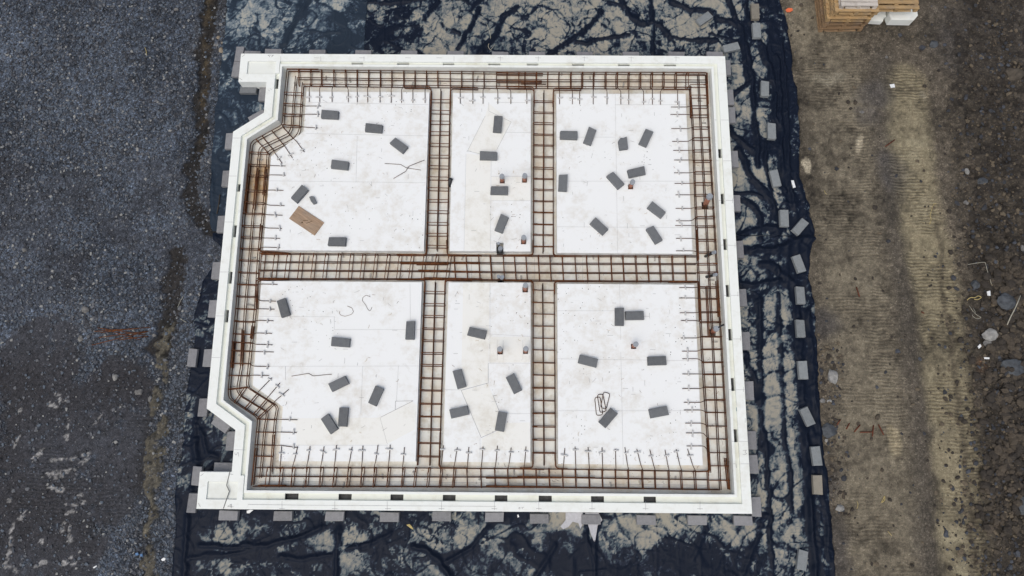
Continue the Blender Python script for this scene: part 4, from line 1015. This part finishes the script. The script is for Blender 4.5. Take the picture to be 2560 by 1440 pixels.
ls += [((571,973),(616,968),0),((586,1006),(612,968),0),((612,1022),(642,986),0),((634,1036),(664,1001),0),((646,1044),(683,1009),0)]
for y in (1048,1080,1112,1140): ls.append(((lerp_x(lO[11:],y),y),(lerp_x(lI[14:],y),y+1.5),0))
lt = [((709.5,259),(752,261),(762,265),(802.5,265)),((707.5,285),(750,288),(762,285.5),(799.5,285.5)),((705.5,312),(748.5,316),(765,318),(795,320)),
 ((706.5,316),(733,346),(740,352),(761,380)),((680,328),(707.5,360),(712,366),(731,395)),((655,340),(681,372),(684,378),(705,408))]
for (ex, ey), y in zip([(713.5,415),(713.5,438),(708.5,476),(711,514),(706,538),(705,571),(700,596),(700,619),(693.5,711),(690,753),(686,774),(686,773),(683.5,802),(680,833.5),(681,862),(684,880),(673.5,916.5),(672.5,939)],
   (411,437.5,475,505,532,564,592.5,621,710,740,771,771,802.5,834,855,876,907.5,938)):
    if (ex,ey) == (686,774): continue
    lt.append(((lerp_x(lO[3:9],y),y),(lerp_x(lI[4:12],y),y+1),(lerp_x(lI[4:12],y)+13,ey-1),(ex,ey)))
lt += [((612,1022),(642,986),(645,980),(679.5,944.5)),((634,1036),(664,1001),(667,996),(700,957)),((646,1044),(683,1009),(687,1003),(722,973)),
 ((642,1048),(688,1048),(700,1048.5),(743.5,1049.5)),((641,1080),(686,1080),(698,1080),(741.5,1081.5)),((636,1112),(682,1114),(697,1113),(743,1119))]
for s in lt: sp_tail(s, 'left')
cage('rusty rebar cage bent around the bay along the left edge of the slab', [lO,lM,lI], ls,
 [[(621,425),(611,530)],[(623,410),(613,500)],[(645,420),(634,522)],[(640,440),(637,470)],[(663,418),(657,487)],[(651,560),(646,627),(722,633)],[(640,770),(641,700),(720,697)],[(630,814),(626,846)],[(605,824),(601,915)],[(584,855),(578,920)],[(682,1087),(677,1165)],[(639,1120),(630,1212)],[(755,212),(753,245)]], lt)
# middle cage
mxs = [654,686,717.5,750,782.5,812.5,845,876,906,937.5,967.5,997.5,1027.5,1059,1090,1121,1136,1166,1197.5,1227,1259,1287.5,1316,1347,1376,1407,1439,1468,1497.5,1529,1559,1591,1621,1651,1682.5,1715]
mb_ = [[(648,632.5),(1060,636),(1400,639),(1743,639.5)],[(652,654),(1060,655),(1400,658),(1743,658.5)],[(645,675),(1060,677),(1400,681),(1743,682)],[(642,696),(1060,696.5),(1400,701),(1745,703)]]
cage('rusty rebar cage in the trench across the middle of the slab', mb_, [((x+(3.5 if x < 1130 else -1.5),lerp_y(mb_[0],x)),(x-(3.5 if x < 1130 else -2.5),lerp_y(mb_[3],x)),(18 if x < 1130 else 3)) for x in mxs],
 [[(1000,657),(1123,657)],[(1128,656),(1200,656.5)],[(1040,659),(1120,659)],[(1045,676),(1122,677)],[(1130,678),(1205,679)],[(990,697.5),(1122,698)],[(1060,695),(1205,698)],[(650,634),(722,634)],[(650,694.5),(720,695)],[(1672,703.5),(1745,704)]])
# cross cages
def cross(label, tops, bots, ys, tilt, laps):
    bars = [[t, b_] for t, b_ in zip(tops, bots)]
    s = [((lerp_x(bars[0],y),y),(lerp_x(bars[2],y),y+.8),tilt) for y in ys]
    cage(label, bars, s, laps)
cross('narrow rusty rebar cage between the far left and middle panels', [(1077.5,228),(1102,222),(1125.5,228)],[(1066,626),(1092,626),(1117.5,626)],[250,277.5,304,331,360,389,416,444,471,500,528,557.5,585,615],-10,
 [[(1077,262),(1077.5,222),(1074,216.5),(1010,216)],[(1124,285),(1125.5,222),(1129,218),(1194,220)],[(1067,600),(1066,632),(1062,636),(992,636)],[(1117,600),(1118,632),(1122,637),(1205,637.5)]])
cross('narrow rusty rebar cage between the middle and far right panels', [(1335,228),(1360,226),(1383.5,228)],[(1333.5,630),(1358.5,630),(1383,630)],[251,279,306,334,361,390,418,445,472.5,501,529,559,585.5,614.5],8,
 [[(1335,262),(1334.5,222),(1330,219),(1265,217.5)],[(1383,262),(1384,224),(1388,220),(1455,220.5)],[(1333,600),(1332.5,634),(1328,637),(1260,637)],[(1383,565),(1383.5,634),(1388,639),(1455,639.5)],[(1359.5,300),(1359.5,420)]])
cross('narrow rusty rebar cage between the near left and middle panels', [(1061.5,706),(1088,704),(1112.5,706)],[(1043,1164),(1074,1164),(1098,1164)],[730,760.5,790,821,851,882.5,912.5,945,975.5,1009,1041,1073,1107.5,1141],-10,
 [[(1061,730),(1062,702),(1057,698),(990,697)],[(1112,730),(1113,702),(1117,698.5),(1180,699)],[(1101,1080),(1098,1164),(1104,1169),(1170,1170)]])
cross('narrow rusty rebar cage between the middle and near right panels', [(1333,708),(1357,708),(1385.5,708)],[(1333,1160),(1361,1164),(1388.5,1160)],[724,755,784,814,844.5,874,906,937,969,1001,1032.5,1066,1099,1132],9,
 [[(1333,735),(1332.5,706),(1328,701.5),(1260,700)],[(1386,735),(1386.5,706),(1391,702),(1460,702)],[(1333,1130),(1332,1166),(1327,1170),(1300,1170)],[(1388,1130),(1390,1166),(1396,1171),(1420,1172)]])
# spacers
def spacer_mesh():
    m = MB(); n = 10
    m.tube([(-.075,0,.013),(-.066,0,.015),(-.02,0,.013),(.02,0,.013),(.066,0,.015),(.075,0,.013)], .021, 8)
    me = m.mesh('bar_spacer', M['spacer'], True); return me
sme = spacer_mesh(); sme2 = sme.copy(); sme2.materials[0] = M['spacer_chan']
for i in range(64):
    u = random.random()
    if i < 14: px, py, a, s = 740+i*74+random.uniform(-15,15), random.uniform(180,224), math.pi/2, 'far'
    elif i < 27: px, py, a, s = 1735+(i-14)*5.5+random.uniform(-6,30), 240+(i-14)*76+random.uniform(-15,15), 0, 'right'
    elif i < 40: px, py, a, s = 690+(i-27)*84+random.uniform(-15,15), random.uniform(1168,1216), math.pi/2, 'near'
    elif i < 50: py = 400+(i-40)*62+random.uniform(-12,12); px, a, s = lerp_x(lM[4:10],py)+random.uniform(-14,16), 0, 'left'
    else: px, py, a, s = 690+(i-50)*78+random.uniform(-15,15), random.choice([643,690])+random.uniform(-6,6), math.pi/2, 'mid'
    p = P(px, py, ZB); SPACERS.append((p.x, p.y, ZB, a+random.gauss(0,.15), 'c'+s))
SIDE = {'far': 'small grey spacer under a bar tail on the floor along the far trench', 'right': 'small grey spacer under a bar tail on the floor along the right trench', 'near': 'small grey spacer under a bar tail on the floor along the near trench', 'left': 'small grey spacer under a bar tail on the floor along the left trench',
 'cfar': 'pale spacer beneath the rebar cage down in the far trench', 'cright': 'pale spacer beneath the rebar cage down in the right trench', 'cnear': 'pale spacer beneath the rebar cage down in the near trench', 'cleft': 'pale spacer beneath the rebar cage down in the left trench', 'cmid': 'pale spacer beneath the rebar cage down in the middle trench'}
for x, y, z, a, s in SPACERS:
    o = link('bar_spacer', sme2 if s[0] == 'c' else sme, None, (x, y, z+.006), (0,0,a), (random.uniform(.55,1.1),1,1))
    tag(o, SIDE[s], 'spacer', SIDE[s].replace('small grey spacer', 'grey spacers').replace('pale spacer', 'pale spacers').replace(' a bar tail', ' the bar tails'))

# ------------------------------------------------------------------ concrete blocks
BL, BW, BH = .44, .215, .10
def block_mesh(mtl, seed):
    r = random.Random(seed)
    m = MB(); m.box(0,0,BH/2,BL,BW,BH); me = m.mesh('concrete_block', mtl)
    bevel_mesh(me, .007, 2)
    import bmesh
    bm = bmesh.new(); bm.from_mesh(me)
    cs = [(sx*BL/2, sy*BW/2, BH) for sx in (-1,1) for sy in (-1,1)]
    for c in r.sample(cs, 2):
        rad = r.uniform(.02,.045)
        for v in bm.verts:
            d = (v.co-Vector(c)).length
            if d < rad: v.co += (Vector((0,0,BH/2))-Vector(c)).normalized()*(rad-d)*.6
    bm.to_mesh(me); bm.free(); return me
BM = {k: [block_mesh(M[k], i*3+j) for j in range(3)] for i, k in enumerate(('blk_dark','blk_lite','blk_blue'))}
def block(px, py, ang, z, kind, label, group, tilt=(0,0)):
    p = P(px, py, z+BH)
    o = link('concrete_block', random.choice(BM[kind]), None, (p.x, p.y, z), (tilt[0], tilt[1], math.radians(ang)), (random.uniform(.985,1.015), random.uniform(.985,1.015), 1))
    return tag(o, label, 'concrete block', group)
ON = 'concrete blocks scattered on the white floor panels'
PADB = [(824,285,-3,'level block near the top left of the far left panel'),(934,319,-5,'block in the upper middle of the far left panel'),(997,362,-38,'block turned diagonally above the crossed rebar pieces'),(849,411,-6,'block left of the crossed rebar pieces on the far left panel'),
 (748,484,52,'block turned diagonally above the plywood offcut'),(842,603,-1,'pale faced block at the near edge of the far left panel'),(708,769,-70,'block on the near left panel beside the left trench, nearly upright'),(1025,825,90,'upright block at the right edge of the near left panel'),
 (851,855,-4,'level block with a round spot in the middle of the near left panel'),(846,959,27,'slanting block right of the bent rebar piece'),(939,989.5,68,'steeply turned block above the cream strip of the near left panel'),(823,1059.5,-54,'left of two touching blocks on the near left panel'),
 (857,1042.5,88,'right of two touching blocks on the near left panel'),(1244,309,86,'upright block at the top of the middle far panel'),(1221,388,-1,'level block left of centre in the middle far panel'),(1248,475,-1,'level block right below a capped pipe in the middle far panel'),
 (1254,558,69,'steeply turned block in the near half of the middle far panel'),(1192.5,832,-13,'tilted block on the cream strip of the middle near panel'),(1148.5,947,-73,'steep block at the left of the middle near panel'),(1285,959,-63,'slanting block right of centre in the middle near panel'),
 (1148,1030,13,'flat lying block at the lower left of the middle near panel'),(1252.5,1054,80,'upright block with dirt beside it in the middle near panel'),(1422,336.5,-2,'level block at the left edge of the far right panel'),(1475,339,70,'leaning block right beside the level one on the far right panel'),
 (1615.5,343.5,65,'leaning block at the upper right of the far right panel'),(1592,429,13,'nearly level block above the capped pipe on the far right panel'),(1539,449.5,-50,'diagonal block left of the capped pipe on the far right panel'),(1407.5,456,87,'upright block at the left edge of the far right panel'),
 (1642,524,-39,'diagonal block near the right edge of the far right panel'),(1498,565,-43,'diagonal block in the near left part of the far right panel'),(1636.5,586,-60,'steep block in the near right corner of the far right panel'),(1549,791,89,'upright block of the T shaped pair on the near right panel'),
 (1587,788,1,'level block of the T shaped pair on the near right panel'),(1470.5,902,-14,'tilted block at the left of the near right panel'),(1643,901.5,2,'level block at the right of the near right panel'),(1521,1044.5,49,'diagonal block against the three bent stirrups'),(1647.5,1030,11,'slightly turned block at the lower right of the near right panel')]
for px, py, a, lab in PADB: block(px, py, a, ZP+.003, 'blk_dark', 'dark grey '+lab, ON)
def poly_block(poly, label, h, z):
    wp = PA(poly, z+h); cx = sum(p[0] for p in wp)/len(wp); cy = sum(p[1] for p in wp)/len(wp)
    m = MB(); m.prism([(x-cx, y-cy) for x, y in wp], 0, h); me = m.mesh('concrete_block', M['blk_dark']); bevel_mesh(me, .006)
    return tag(link('concrete_block', me, None, (cx, cy, z)), label, 'concrete block', ON)
poly_block([(1545.5,352),(1552,344),(1558,345),(1567,341),(1570.5,371),(1549,374)], 'broken dark grey block stub with ragged top edge, far right panel', .10, ZP+.003)
poly_block([(772.5,492),(780,489.5),(785,492),(791.5,507),(783,510.5),(777,503)], 'small broken chunk of dark grey block beside the plywood offcut', .06, ZP+.003)
ORD = 'first second third fourth fifth sixth seventh eighth ninth tenth eleventh twelfth thirteenth'.split()
def row(lst, side, frm, kind):
    n = len(lst)
    for i, (px, py, a) in enumerate(lst):
        w_ = ORD[i]+' from the '+frm[0] if i < (n+1)//2 else (ORD[n-1-i]+' from the ' if n-1-i else 'nearest to the ')+frm[1]
        if i == 0: w_ = 'nearest to the '+frm[0]
        block(px, py, a+random.uniform(-1,1), .014, kind, f'grey block against the {side} face of the ring, {w_}', f'blocks standing against the {side} face of the ring')
row(TOPB, 'far outer', ('left end','right end'), 'blk_lite')
row(BOTB, 'near outer', ('left end','right end'), 'blk_lite')
row(LEFTB, 'bay outer', ('far end','near end'), 'blk_lite')
row(RIGHTB, 'right outer', ('far end','near end'), 'blk_lite')
for i, (px, py, a, lab) in enumerate(MISCB): block(px, py, a, .022, 'blk_dark' if 'dark' in lab else 'blk_lite', lab, 'blocks around the left corner tabs')  # the block under the upper tab takes the darker concrete
sandm = block_mat('sandy_concrete', (.235,.215,.18))
for px, py, a, lab in WEIGHTS:
    o = block(px, py, a, .016, 'blk_blue', lab, 'blocks weighing down the edge of the black sheet', (random.uniform(-.04,.04), random.uniform(-.03,.03)))
    if 'sand' in lab and 'above' not in lab and 'below' not in lab:
        o.data = o.data.copy(); o.data.materials[0] = sandm

# ------------------------------------------------------------------ plywood offcut, loose steel, scraps
wp = PA([(747,515),(810.5,557),(786,589),(722.5,545)], ZP+.02); c = Vector((sum(p[0] for p in wp)/4, sum(p[1] for p in wp)/4, ZP+.004))
L1 = (Vector(wp[1])-Vector(wp[0])).length; L2 = (Vector(wp[2])-Vector(wp[1])).length; d = Vector(wp[1])-Vector(wp[0])
ply = empty('plywood_offcut', c, math.atan2(d.y, d.x)); tag(ply, 'brown rectangular plywood offcut lying diagonally on the far left panel', 'plywood board')
m_ = MB(); m_.box(0,0,.01,L1,L2,.018); me = m_.mesh('board', M['ply']); bevel_mesh(me, .003); link('board', me, ply)
m_ = MB(); m_.box(-.02,-.01,.0195,.012,.13,.003,-.9); m_.box(.08,.0,.0195,.012,.16,.003,-.6); m_.tube([(-.06,-.10,.018),(-.06,-.10,.021)], .022, 10); m_.build('knot', plain('knot_brown', (.085,.05,.02), .8, .2), ply)
def loose(name, label, cat, pts, z, r, mtl, group=None, fr=.03, closed=False, wig=0):
    w3 = [P(x, y, z) for x, y in pts]; c0 = sum(w3, Vector())/len(w3)
    p3 = fillet([p-c0 for p in w3], fr, 4, closed)
    m = MB(); m.tube(p3, r, 7, closed); o = m.build(name, mtl, None, True, (c0.x, c0.y, z+r+.002)); return tag(o, label, cat, group)
GB = 'bent bar offcuts lying on the panels'
loose('rebar_offcut','bent rusty bar rising to the right, one of a crossed pair on the panel','rebar',[(984,446.5),(1014,429),(1022,416),(1061,400.5)],ZP+.012,.0065,M['rust2'],GB)
loose('rebar_offcut','bent rusty bar crossing another, flatter one of the pair','rebar',[(962,409),(1002,411.5),(1016,420),(1052,425.5)],ZP,.0065,M['rust2'],GB)
loose('rebar_offcut','single kinked rusty bar lying alone on the near left panel','rebar',[(729,940.5),(772,933.5),(783,940),(830,935.5)],ZP,.0065,M['rust2'],GB)
loose('wire_loop','open loop of thin yellow brown wire on the near left panel','wire',[(868,765),(880,770),(884,779),(879,786),(863,791),(852,788),(848,783),(850,779)],ZP,.0045,M['rust'],'wire loops on the near left panel',.02)
loose('wire_loop','twisted thin brown wire near the far edge of the near left panel','wire',[(926,742),(915,738),(907,744),(906,752),(914,762),(920,774),(925,778),(929,771),(930,768)],ZP,.0045,M['rust2'],'wire loops on the near left panel',.02)
for k, (q, lab) in enumerate((([(1486.5,994),(1500,992),(1507,1037),(1491,1039)],'leftmost of the three bent stirrups on the near right panel'),([(1493,987),(1507,985.5),(1515.5,1028),(1500,1032)],'middle one of the three bent stirrups on the near right panel'),([(1509,979.5),(1525,984.5),(1515,1024),(1501,1018)],'rightmost of the three bent stirrups, touching the diagonal block'))):
    loose('loose_stirrup', lab, 'rebar stirrup', q, ZP+.011*k, .0085, M['rust2'], 'loose stirrups on the near right panel', .05, True)
GBX = 'rusty rods dropped in a bundle on the gravel'
for q, lab in (([(232,863),(372,829)],'longest rusty rod slanting lowest in the bundle on the gravel'),([(246,820),(365,838)],'rusty rod crossing from upper left in the gravel bundle'),([(252,832),(378,818)],'rusty rod rising to the right along the top of the gravel bundle'),([(238,829),(330,822)],'short rusty rod sticking out left of the gravel bundle'),([(266,824),(352,850)],'rusty rod slanting down to the right in the gravel bundle'),([(250,844),(368,829)],'nearly level rusty rod in the middle of the gravel bundle'),([(300,850),(372,841)],'short rusty rod at the lower right of the gravel bundle')):
    a, b_ = P(*q[0],0), P(*q[1],0); o = MB(); zc = max(gz(a.x,a.y), gz(b_.x,b_.y))+.03; c0 = (a+b_)/2
    o.tube([Vector((a.x,a.y,gz(a.x,a.y)+.035))-c0, Vector((c0.x,c0.y,.055))-c0, Vector((b_.x,b_.y,gz(b_.x,b_.y)+.035))-c0], .0098, 7); o = o.build('rebar_rod', M['rust'], None, True, c0); tag(o, lab, 'rebar', GBX)
GT = 'short rusty bar pieces on the brown track'
for q, lab in (([(2091,1063),(2101,1049)],'small rusty bar piece furthest left in the row on the track'),([(2115,1073),(2123,1058)],'thin rusty bar piece second in the row on the track'),([(2135,1080),(2150,1062)],'slanting rusty bar piece just left of the level one on the track'),([(2150,1080.5),(2180,1080)],'level rusty bar piece in the row on the track'),([(2181,1091),(2184,1063)],'upright rusty bar piece touching the level one on the track'),([(2196,1061),(2209,1087)],'rusty bar piece furthest right in the row on the track'),([(2211,368),(2235,351)],'lone rusty bar piece on the upper track right of the pale mud splat'),([(2141,717),(2149,742)],'lone rusty bar piece on the middle of the left track'),([(2305,779),(2312,783)],'tiny rusty nail on the right track')):
    a, b_ = P(*q[0],0), P(*q[1],0); c0 = (a+b_)/2; o = MB(); z = gz(c0.x,c0.y)+.022; o.tube([(a.x-c0.x,a.y-c0.y,.006),(b_.x-c0.x,b_.y-c0.y,.006)], .015, 7); o = o.build('rebar_offcut', M['rust3'], None, True, (c0.x,c0.y,z)); tag(o, lab, 'rebar', GT)
a, b_ = P(550.5,487,.03), P(543,535,.03); o = MB(); o.tube([(0,0,.02), (b_-a)*.5+Vector((.01,0,.02)), (b_-a)+Vector((0,0,.02))], .012, 7); tag(o.build('wooden_stick', plain('stick_brown', (.05,.038,.026), .9, .3), None, True, a), 'thin brown stick on the sheet beside the left wall of the ring', 'stick')
def scrap(label, poly, z, mtl, h=.012, cat='scrap', name='litter_scrap', curl=.3):
    wp = PA(poly, z); cx = sum(p[0] for p in wp)/len(wp); cy = sum(p[1] for p in wp)/len(wp)
    m = MB(); m.prism([(x-cx, y-cy) for x, y in wp], 0, h)
    m.v = [(x, y, zz_+curl*(x*x+.4*y*x)) for x, y, zz_ in m.v]
    o = m.build(name, mtl, None, False, (cx, cy, (gz(cx,cy) if z == 0 else z)+.004)); return tag(o, label, cat, 'scraps of litter around the site')
scrap('orange plastic scrap on the earth near the top of the picture',[(1964,25),(1970,20),(1980,21),(1982,26),(1975,30),(1967,30)],0,M['orange'],.02)
scrap('white oblong offcut lying on the bunched black sheet',[(1976,452),(1983,452),(1988,469),(1982,471)],.05,M['white_pl'],.03)
scrap('small white scrap on the spoil at the lower right',[(2507,1067),(2517,1066),(2519,1074),(2508,1076)],0,M['white_pl'],.02)
scrap('white scrap beside the white smeared rock on the heap',[(2443,866),(2449,860),(2452,866),(2446,872)],.12,M['white_pl'],.02)
scrap('white scrap below the white smeared rock on the heap',[(2459,893),(2472,894),(2472,898),(2460,898)],.08,M['white_pl'],.02)
scrap('white pointed scrap near the boulder at the right edge',[(2513,1194),(2524,1194),(2530,1201),(2520,1203)],.05,M['white_pl'],.02)
scrap('white scrap on the upper end of the right track',[(2224,211),(2236,209),(2238,218),(2228,219)],0,M['white_pl'],.012)
scrap('white scrap on the boulder above the yellow straw',[(2466,729),(2474,727),(2475,740),(2468,739)],.25,M['white_pl'],.02)
scrap('small white oblong scrap on the lower left gravel',[(233,1418),(242,1413),(243,1416),(235,1421)],0,M['white_pl'],.012)
scrap('white torn scrap right of the brown soil vein',[(402,1399),(409,1394),(414,1396),(412,1401),(406,1403)],0,M['white_pl'],.012)
scrap('left of two blue scraps on the brown soil vein',[(339,1383),(346,1381),(348,1387),(341,1389)],0.04,M['blue'],.02)
scrap('right of two blue scraps on the brown soil vein',[(351,1385),(357,1384),(358,1391),(352,1391)],0.04,M['blue'],.02)
scrap('white torn foil at the left of the near edge below the ring',[(617,1277),(626,1274),(634,1275),(624,1283),(618,1283)],.06,M['white_pl'],.01)
scrap('tiny white chip on the sheet below the near edge of the ring',[(1293,1287),(1296,1286),(1298,1292),(1294,1294)],.04,M['white_pl'],.015)
scrap('yellow crumpled scrap on the near sheet below the ring',[(1016,1312),(1024,1310),(1030,1316),(1034,1324),(1026,1320)],.03,M['straw'],.015)
scrap('white triangular foam chip in the right channel hole',[(1836,1102),(1845,1090),(1847,1100)],.05,M['white_pl'],.05)
scrap('blue grey plastic strip stuck in the right channel',[(1839.5,997),(1842,997),(1844,1028),(1840.5,1028)],ZC,M['bluegrey'],.04)
def twine(label, pts, z, mtl, r=.0055):
    w3 = [P(x, y, 0) for x, y in pts]; c0 = sum(w3, Vector())/len(w3)
    m = MB(); m.tube(fillet([Vector((p.x-c0.x, p.y-c0.y, gz(p.x,p.y)+z+.01+random.uniform(0,.02))) for p in w3], .04, 3), r, 6)
    return tag(m.build('twine', mtl, None, True, (c0.x, c0.y, 0)), label, 'twine', 'bits of straw and twine on the earth')
twine('yellow twine strung along the right track beside the spoil',[(2341,508),(2335,510),(2331,520),(2328,530),(2327,540),(2330,548),(2325,560)],0,M['straw'])
twine('pale yellow straw curl on the lower left track',[(2203,1257),(2208,1248),(2212,1238),(2213,1250),(2206,1256)],0,M['straw'],.009)
twine('small yellow straw on the left track',[(2061,475),(2063,482),(2068,486)],0,M['straw'],.006)
twine('thin straw above the stone at the lower sheet edge',[(2143,1252),(2146,1262),(2143,1272)],0,M['straw'],.006)
twine('short straw on the lower part of the left track',[(2220,1328),(2226,1335),(2230,1340)],0,M['straw'],.006)
twine('loop of pale grey cord by the blue grey rock',[(2410,665),(2428,662),(2450,660),(2452,675),(2456,690),(2466,715)],.05,M['paletwine'])
twine('tangle of pale string left of the spoil heap',[(2418,766),(2425,780),(2432,790),(2440,798),(2430,800),(2422,790),(2432,784),(2428,772)],.03,M['paletwine'])
twine('yellow straw tuft at the left of the spoil heap',[(2412,752),(2420,745),(2430,747),(2438,741),(2446,746),(2436,752),(2428,750)],.05,M['straw'],.01)
twine('long pale rod lying over the spoil heap',[(2530,745),(2520,775),(2510,795),(2505,815)],.14,M['paletwine'],.012)
twine('tan wood sliver on the upper left gravel',[(362,118),(366,128),(367,139)],0,M['straw'],.008)
twine('dry grass stalks on the soil strip left of the ring',[(460,742),(450,752),(443,768)],.02,M['paletwine'],.006)
twine('dry stalk on the gravel below the other stalks',[(452,797),(460,802),(467,806)],.02,M['paletwine'],.006)
twine('pale crinkled string lying on the wrinkled sheet beyond the far edge of the ring',[(1217,62),(1224,80),(1227,97),(1220,118),(1226,128),(1238,112)],.055,M['paletwine'],.007)
film = plain('puddle_reflection', (.44,.44,.47), .5, .12)  # pale pieces stand in for bright sky mirrored in a puddle
scrap('ragged pale shape standing in for sky reflection by the near ring edge, left piece',[(1414,1281),(1456,1281),(1461,1300),(1451,1322),(1446,1308),(1432,1304),(1421,1317),(1408,1323),(1401,1316),(1414,1300)],.045,film,.006,'painted reflection','reflection_patch',.02)
scrap('ragged pale shape standing in for sky reflection by the near ring edge, right long piece',[(1462,1282),(1496,1282),(1506,1300),(1494,1314),(1487,1358),(1477,1335),(1469,1308)],.045,film,.006,'painted reflection','reflection_patch',.02)
# tie wire clippings
m_ = MB()
for i in range(230):
    if i < 150:
        r_ = random.random()
        if r_ < .3: px, py = random.uniform(740,1760), random.uniform(178,226)
        elif r_ < .5: py = random.uniform(230,1170); px = lerp_x(rM,py)+random.uniform(-25,22)
        elif r_ < .75: px, py = random.uniform(650,1760), random.uniform(1162,1222)
        elif r_ < .87: px, py = random.uniform(660,1740), random.uniform(636,702)
        else: py = random.uniform(400,900); px = lerp_x(lM[4:10],py)+random.uniform(-16,26)
        z = ZB
    else:
        k = random.choice(list(PADS)); pl = PADS[k]; x0 = min(p[0] for p in pl); x1 = max(p[0] for p in pl); y0 = min(p[1] for p in pl); y1 = max(p[1] for p in pl)
        px = None
        for _ in range(9):
            X_, Y_ = random.uniform(x0+.1,x1-.2), random.uniform(y0+.1,y1-.2)
            if inside(np.array([X_]), np.array([Y_]), pl)[0]: break
        z = ZP
    if px is not None: q = P(px, py, z); X_, Y_ = q.x, q.y
    a = random.random()*6.28; l = random.uniform(.05,.11); b_ = a+random.uniform(-1.3,1.3)
    m_.tube([(X_,Y_,z+.008),(X_+math.cos(a)*l*.5,Y_+math.sin(a)*l*.5,z+.014),(X_+math.cos(a)*l*.5+math.cos(b_)*l*.5,Y_+math.sin(a)*l*.5+math.sin(b_)*l*.5,z+.008)], .0028, 5, mi=i%3)
tag(m_.build('wire_clippings', [plain('rust_wire', (.22,.10,.03), .7, .3), plain('yellow_wire', (.38,.24,.07), .7, .3), M['rust2']], None, True), 'tiny rusty tie wire clippings strewn in the trenches and panels', 'wire clippings', None, 'stuff')

# ------------------------------------------------------------------ pallets and foam offcuts
def pallet(label, x0, y0, z, mtl, rz=0, lx=1.2, ly=1.0, group=None):
    """x0, y0: lower left corner of the deck"""
    e = empty('wooden_pallet', (x0, y0, z), rz); tag(e, label, 'pallet', group)
    m = MB(); n = 7
    for i in range(n): m.box(lx/2+random.uniform(-.006,.006), .05+(ly-.10)*i/(n-1), .133, lx, .098, .022)
    for xx in (.05, lx/2, lx-.05): m.box(xx, ly/2, .111, .10, ly-.01, .0215)
    m.build('deck', mtl, e)
    m = MB(); m.box(0, 0, 0, .098, .098, .078); bme = m.mesh('spacer_block', mtl)
    for xx in (.05, lx/2, lx-.05):
        for yy in (.05, ly/2, ly-.05): link('spacer_block', bme, e, (xx, yy, .061))
    m = MB()
    for xx in (.05, lx/2, lx-.05): m.box(xx, ly/2, .011, .098, ly, .022)
    m.box(lx/2, .05, .0335 if False else .011, lx-.30, .09, .020)
    m.build('bottom_board', mtl, e)
    return e
pb = P(2046,80,0)
GP = 'wooden pallets stacked at the top right'
zz_ = gz(pb.x+.3, pb.y+.2)+.01
labs = ['bottom pallet of the tall stack, dark and weathered','second pallet from the bottom of the tall stack','third pallet from the bottom of the tall stack','fourth pallet from the bottom of the tall stack','pallet just under the bright topmost brown one of the tall stack','bright brown pallet under the white washed one of the tall stack']
offs = [(0,0,.03),(.02,.02,.05),(.03,.03,.02),(.0,.03,.0),(.05,.08,-.01),(.08,.05,0)]
for i, lab in enumerate(labs):
    pallet(lab, pb.x+offs[i][0], pb.y+offs[i][1], zz_+i*.1455, M['wood_old'] if i < 3 else M['wood'], offs[i][2], 1.14 if i < 4 else 1.12, 1.0, GP)
pallet('white washed pallet on top of the tall stack', pb.x+.18, pb.y+.12, zz_+6*.1455, M['wood_white'], 0, .93, .8, GP)
q = P(2192,21,.72)
for i, lab in enumerate(['bottom pallet of the short stack behind the foam offcuts','second pallet of the short stack behind the foam offcuts','third pallet of the short stack behind the foam offcuts','fourth pallet of the short stack behind the foam offcuts','clean light top pallet of the short stack behind the foam offcuts']):
    pallet(lab, q.x+(4-i)*.01-.02, q.y+(0 if i == 4 else .34+(3-i)*.02), zz_+i*.1455, M['wood'], 0, 1.12, 1.0, GP)
GF = 'white foam offcuts below the pallets'
def foam(label, poly, z0, z1):
    wp = poly; cx = sum(p[0] for p in wp)/len(wp); cy = sum(p[1] for p in wp)/len(wp)
    m = MB(); m.prism([(x-cx, y-cy) for x, y in wp], 0, z1-z0); me = m.mesh('foam_offcut', M['eps_ring']); bevel_mesh(me, .008)
    return tag(link('foam_offcut', me, None, (cx, cy, z0)), label, 'foam offcut', GF)
zg = gz(9.6, 6.9)+.012
f1 = [P2(2217,63,zg), P2(2269,64,zg), P2(2269,64,zg), P2(2276,42,zg), P2(2212,40,zg)]
a_, b_ = P(2216,63,zg), P(2272,64,zg)
foam('thick white foam block with a sloping end in front of the short pallet stack', [(a_.x,a_.y),(b_.x,b_.y),(b_.x+.12,b_.y+.14),(b_.x+.10,b_.y+.40),(a_.x+.0,a_.y+.42),(a_.x-.04,a_.y+.16)], zg, zg+.26)
c_ = P(2168,60,zg)
foam('white L shaped foam offcut left of the thick foam block', [(c_.x,c_.y),(c_.x+.34,c_.y-.02),(c_.x+.38,c_.y+.12),(c_.x+.44,c_.y+.12),(c_.x+.44,c_.y+.44),(c_.x+.14,c_.y+.44)], zg, zg+.16)
print('objects', len(bpy.data.objects))
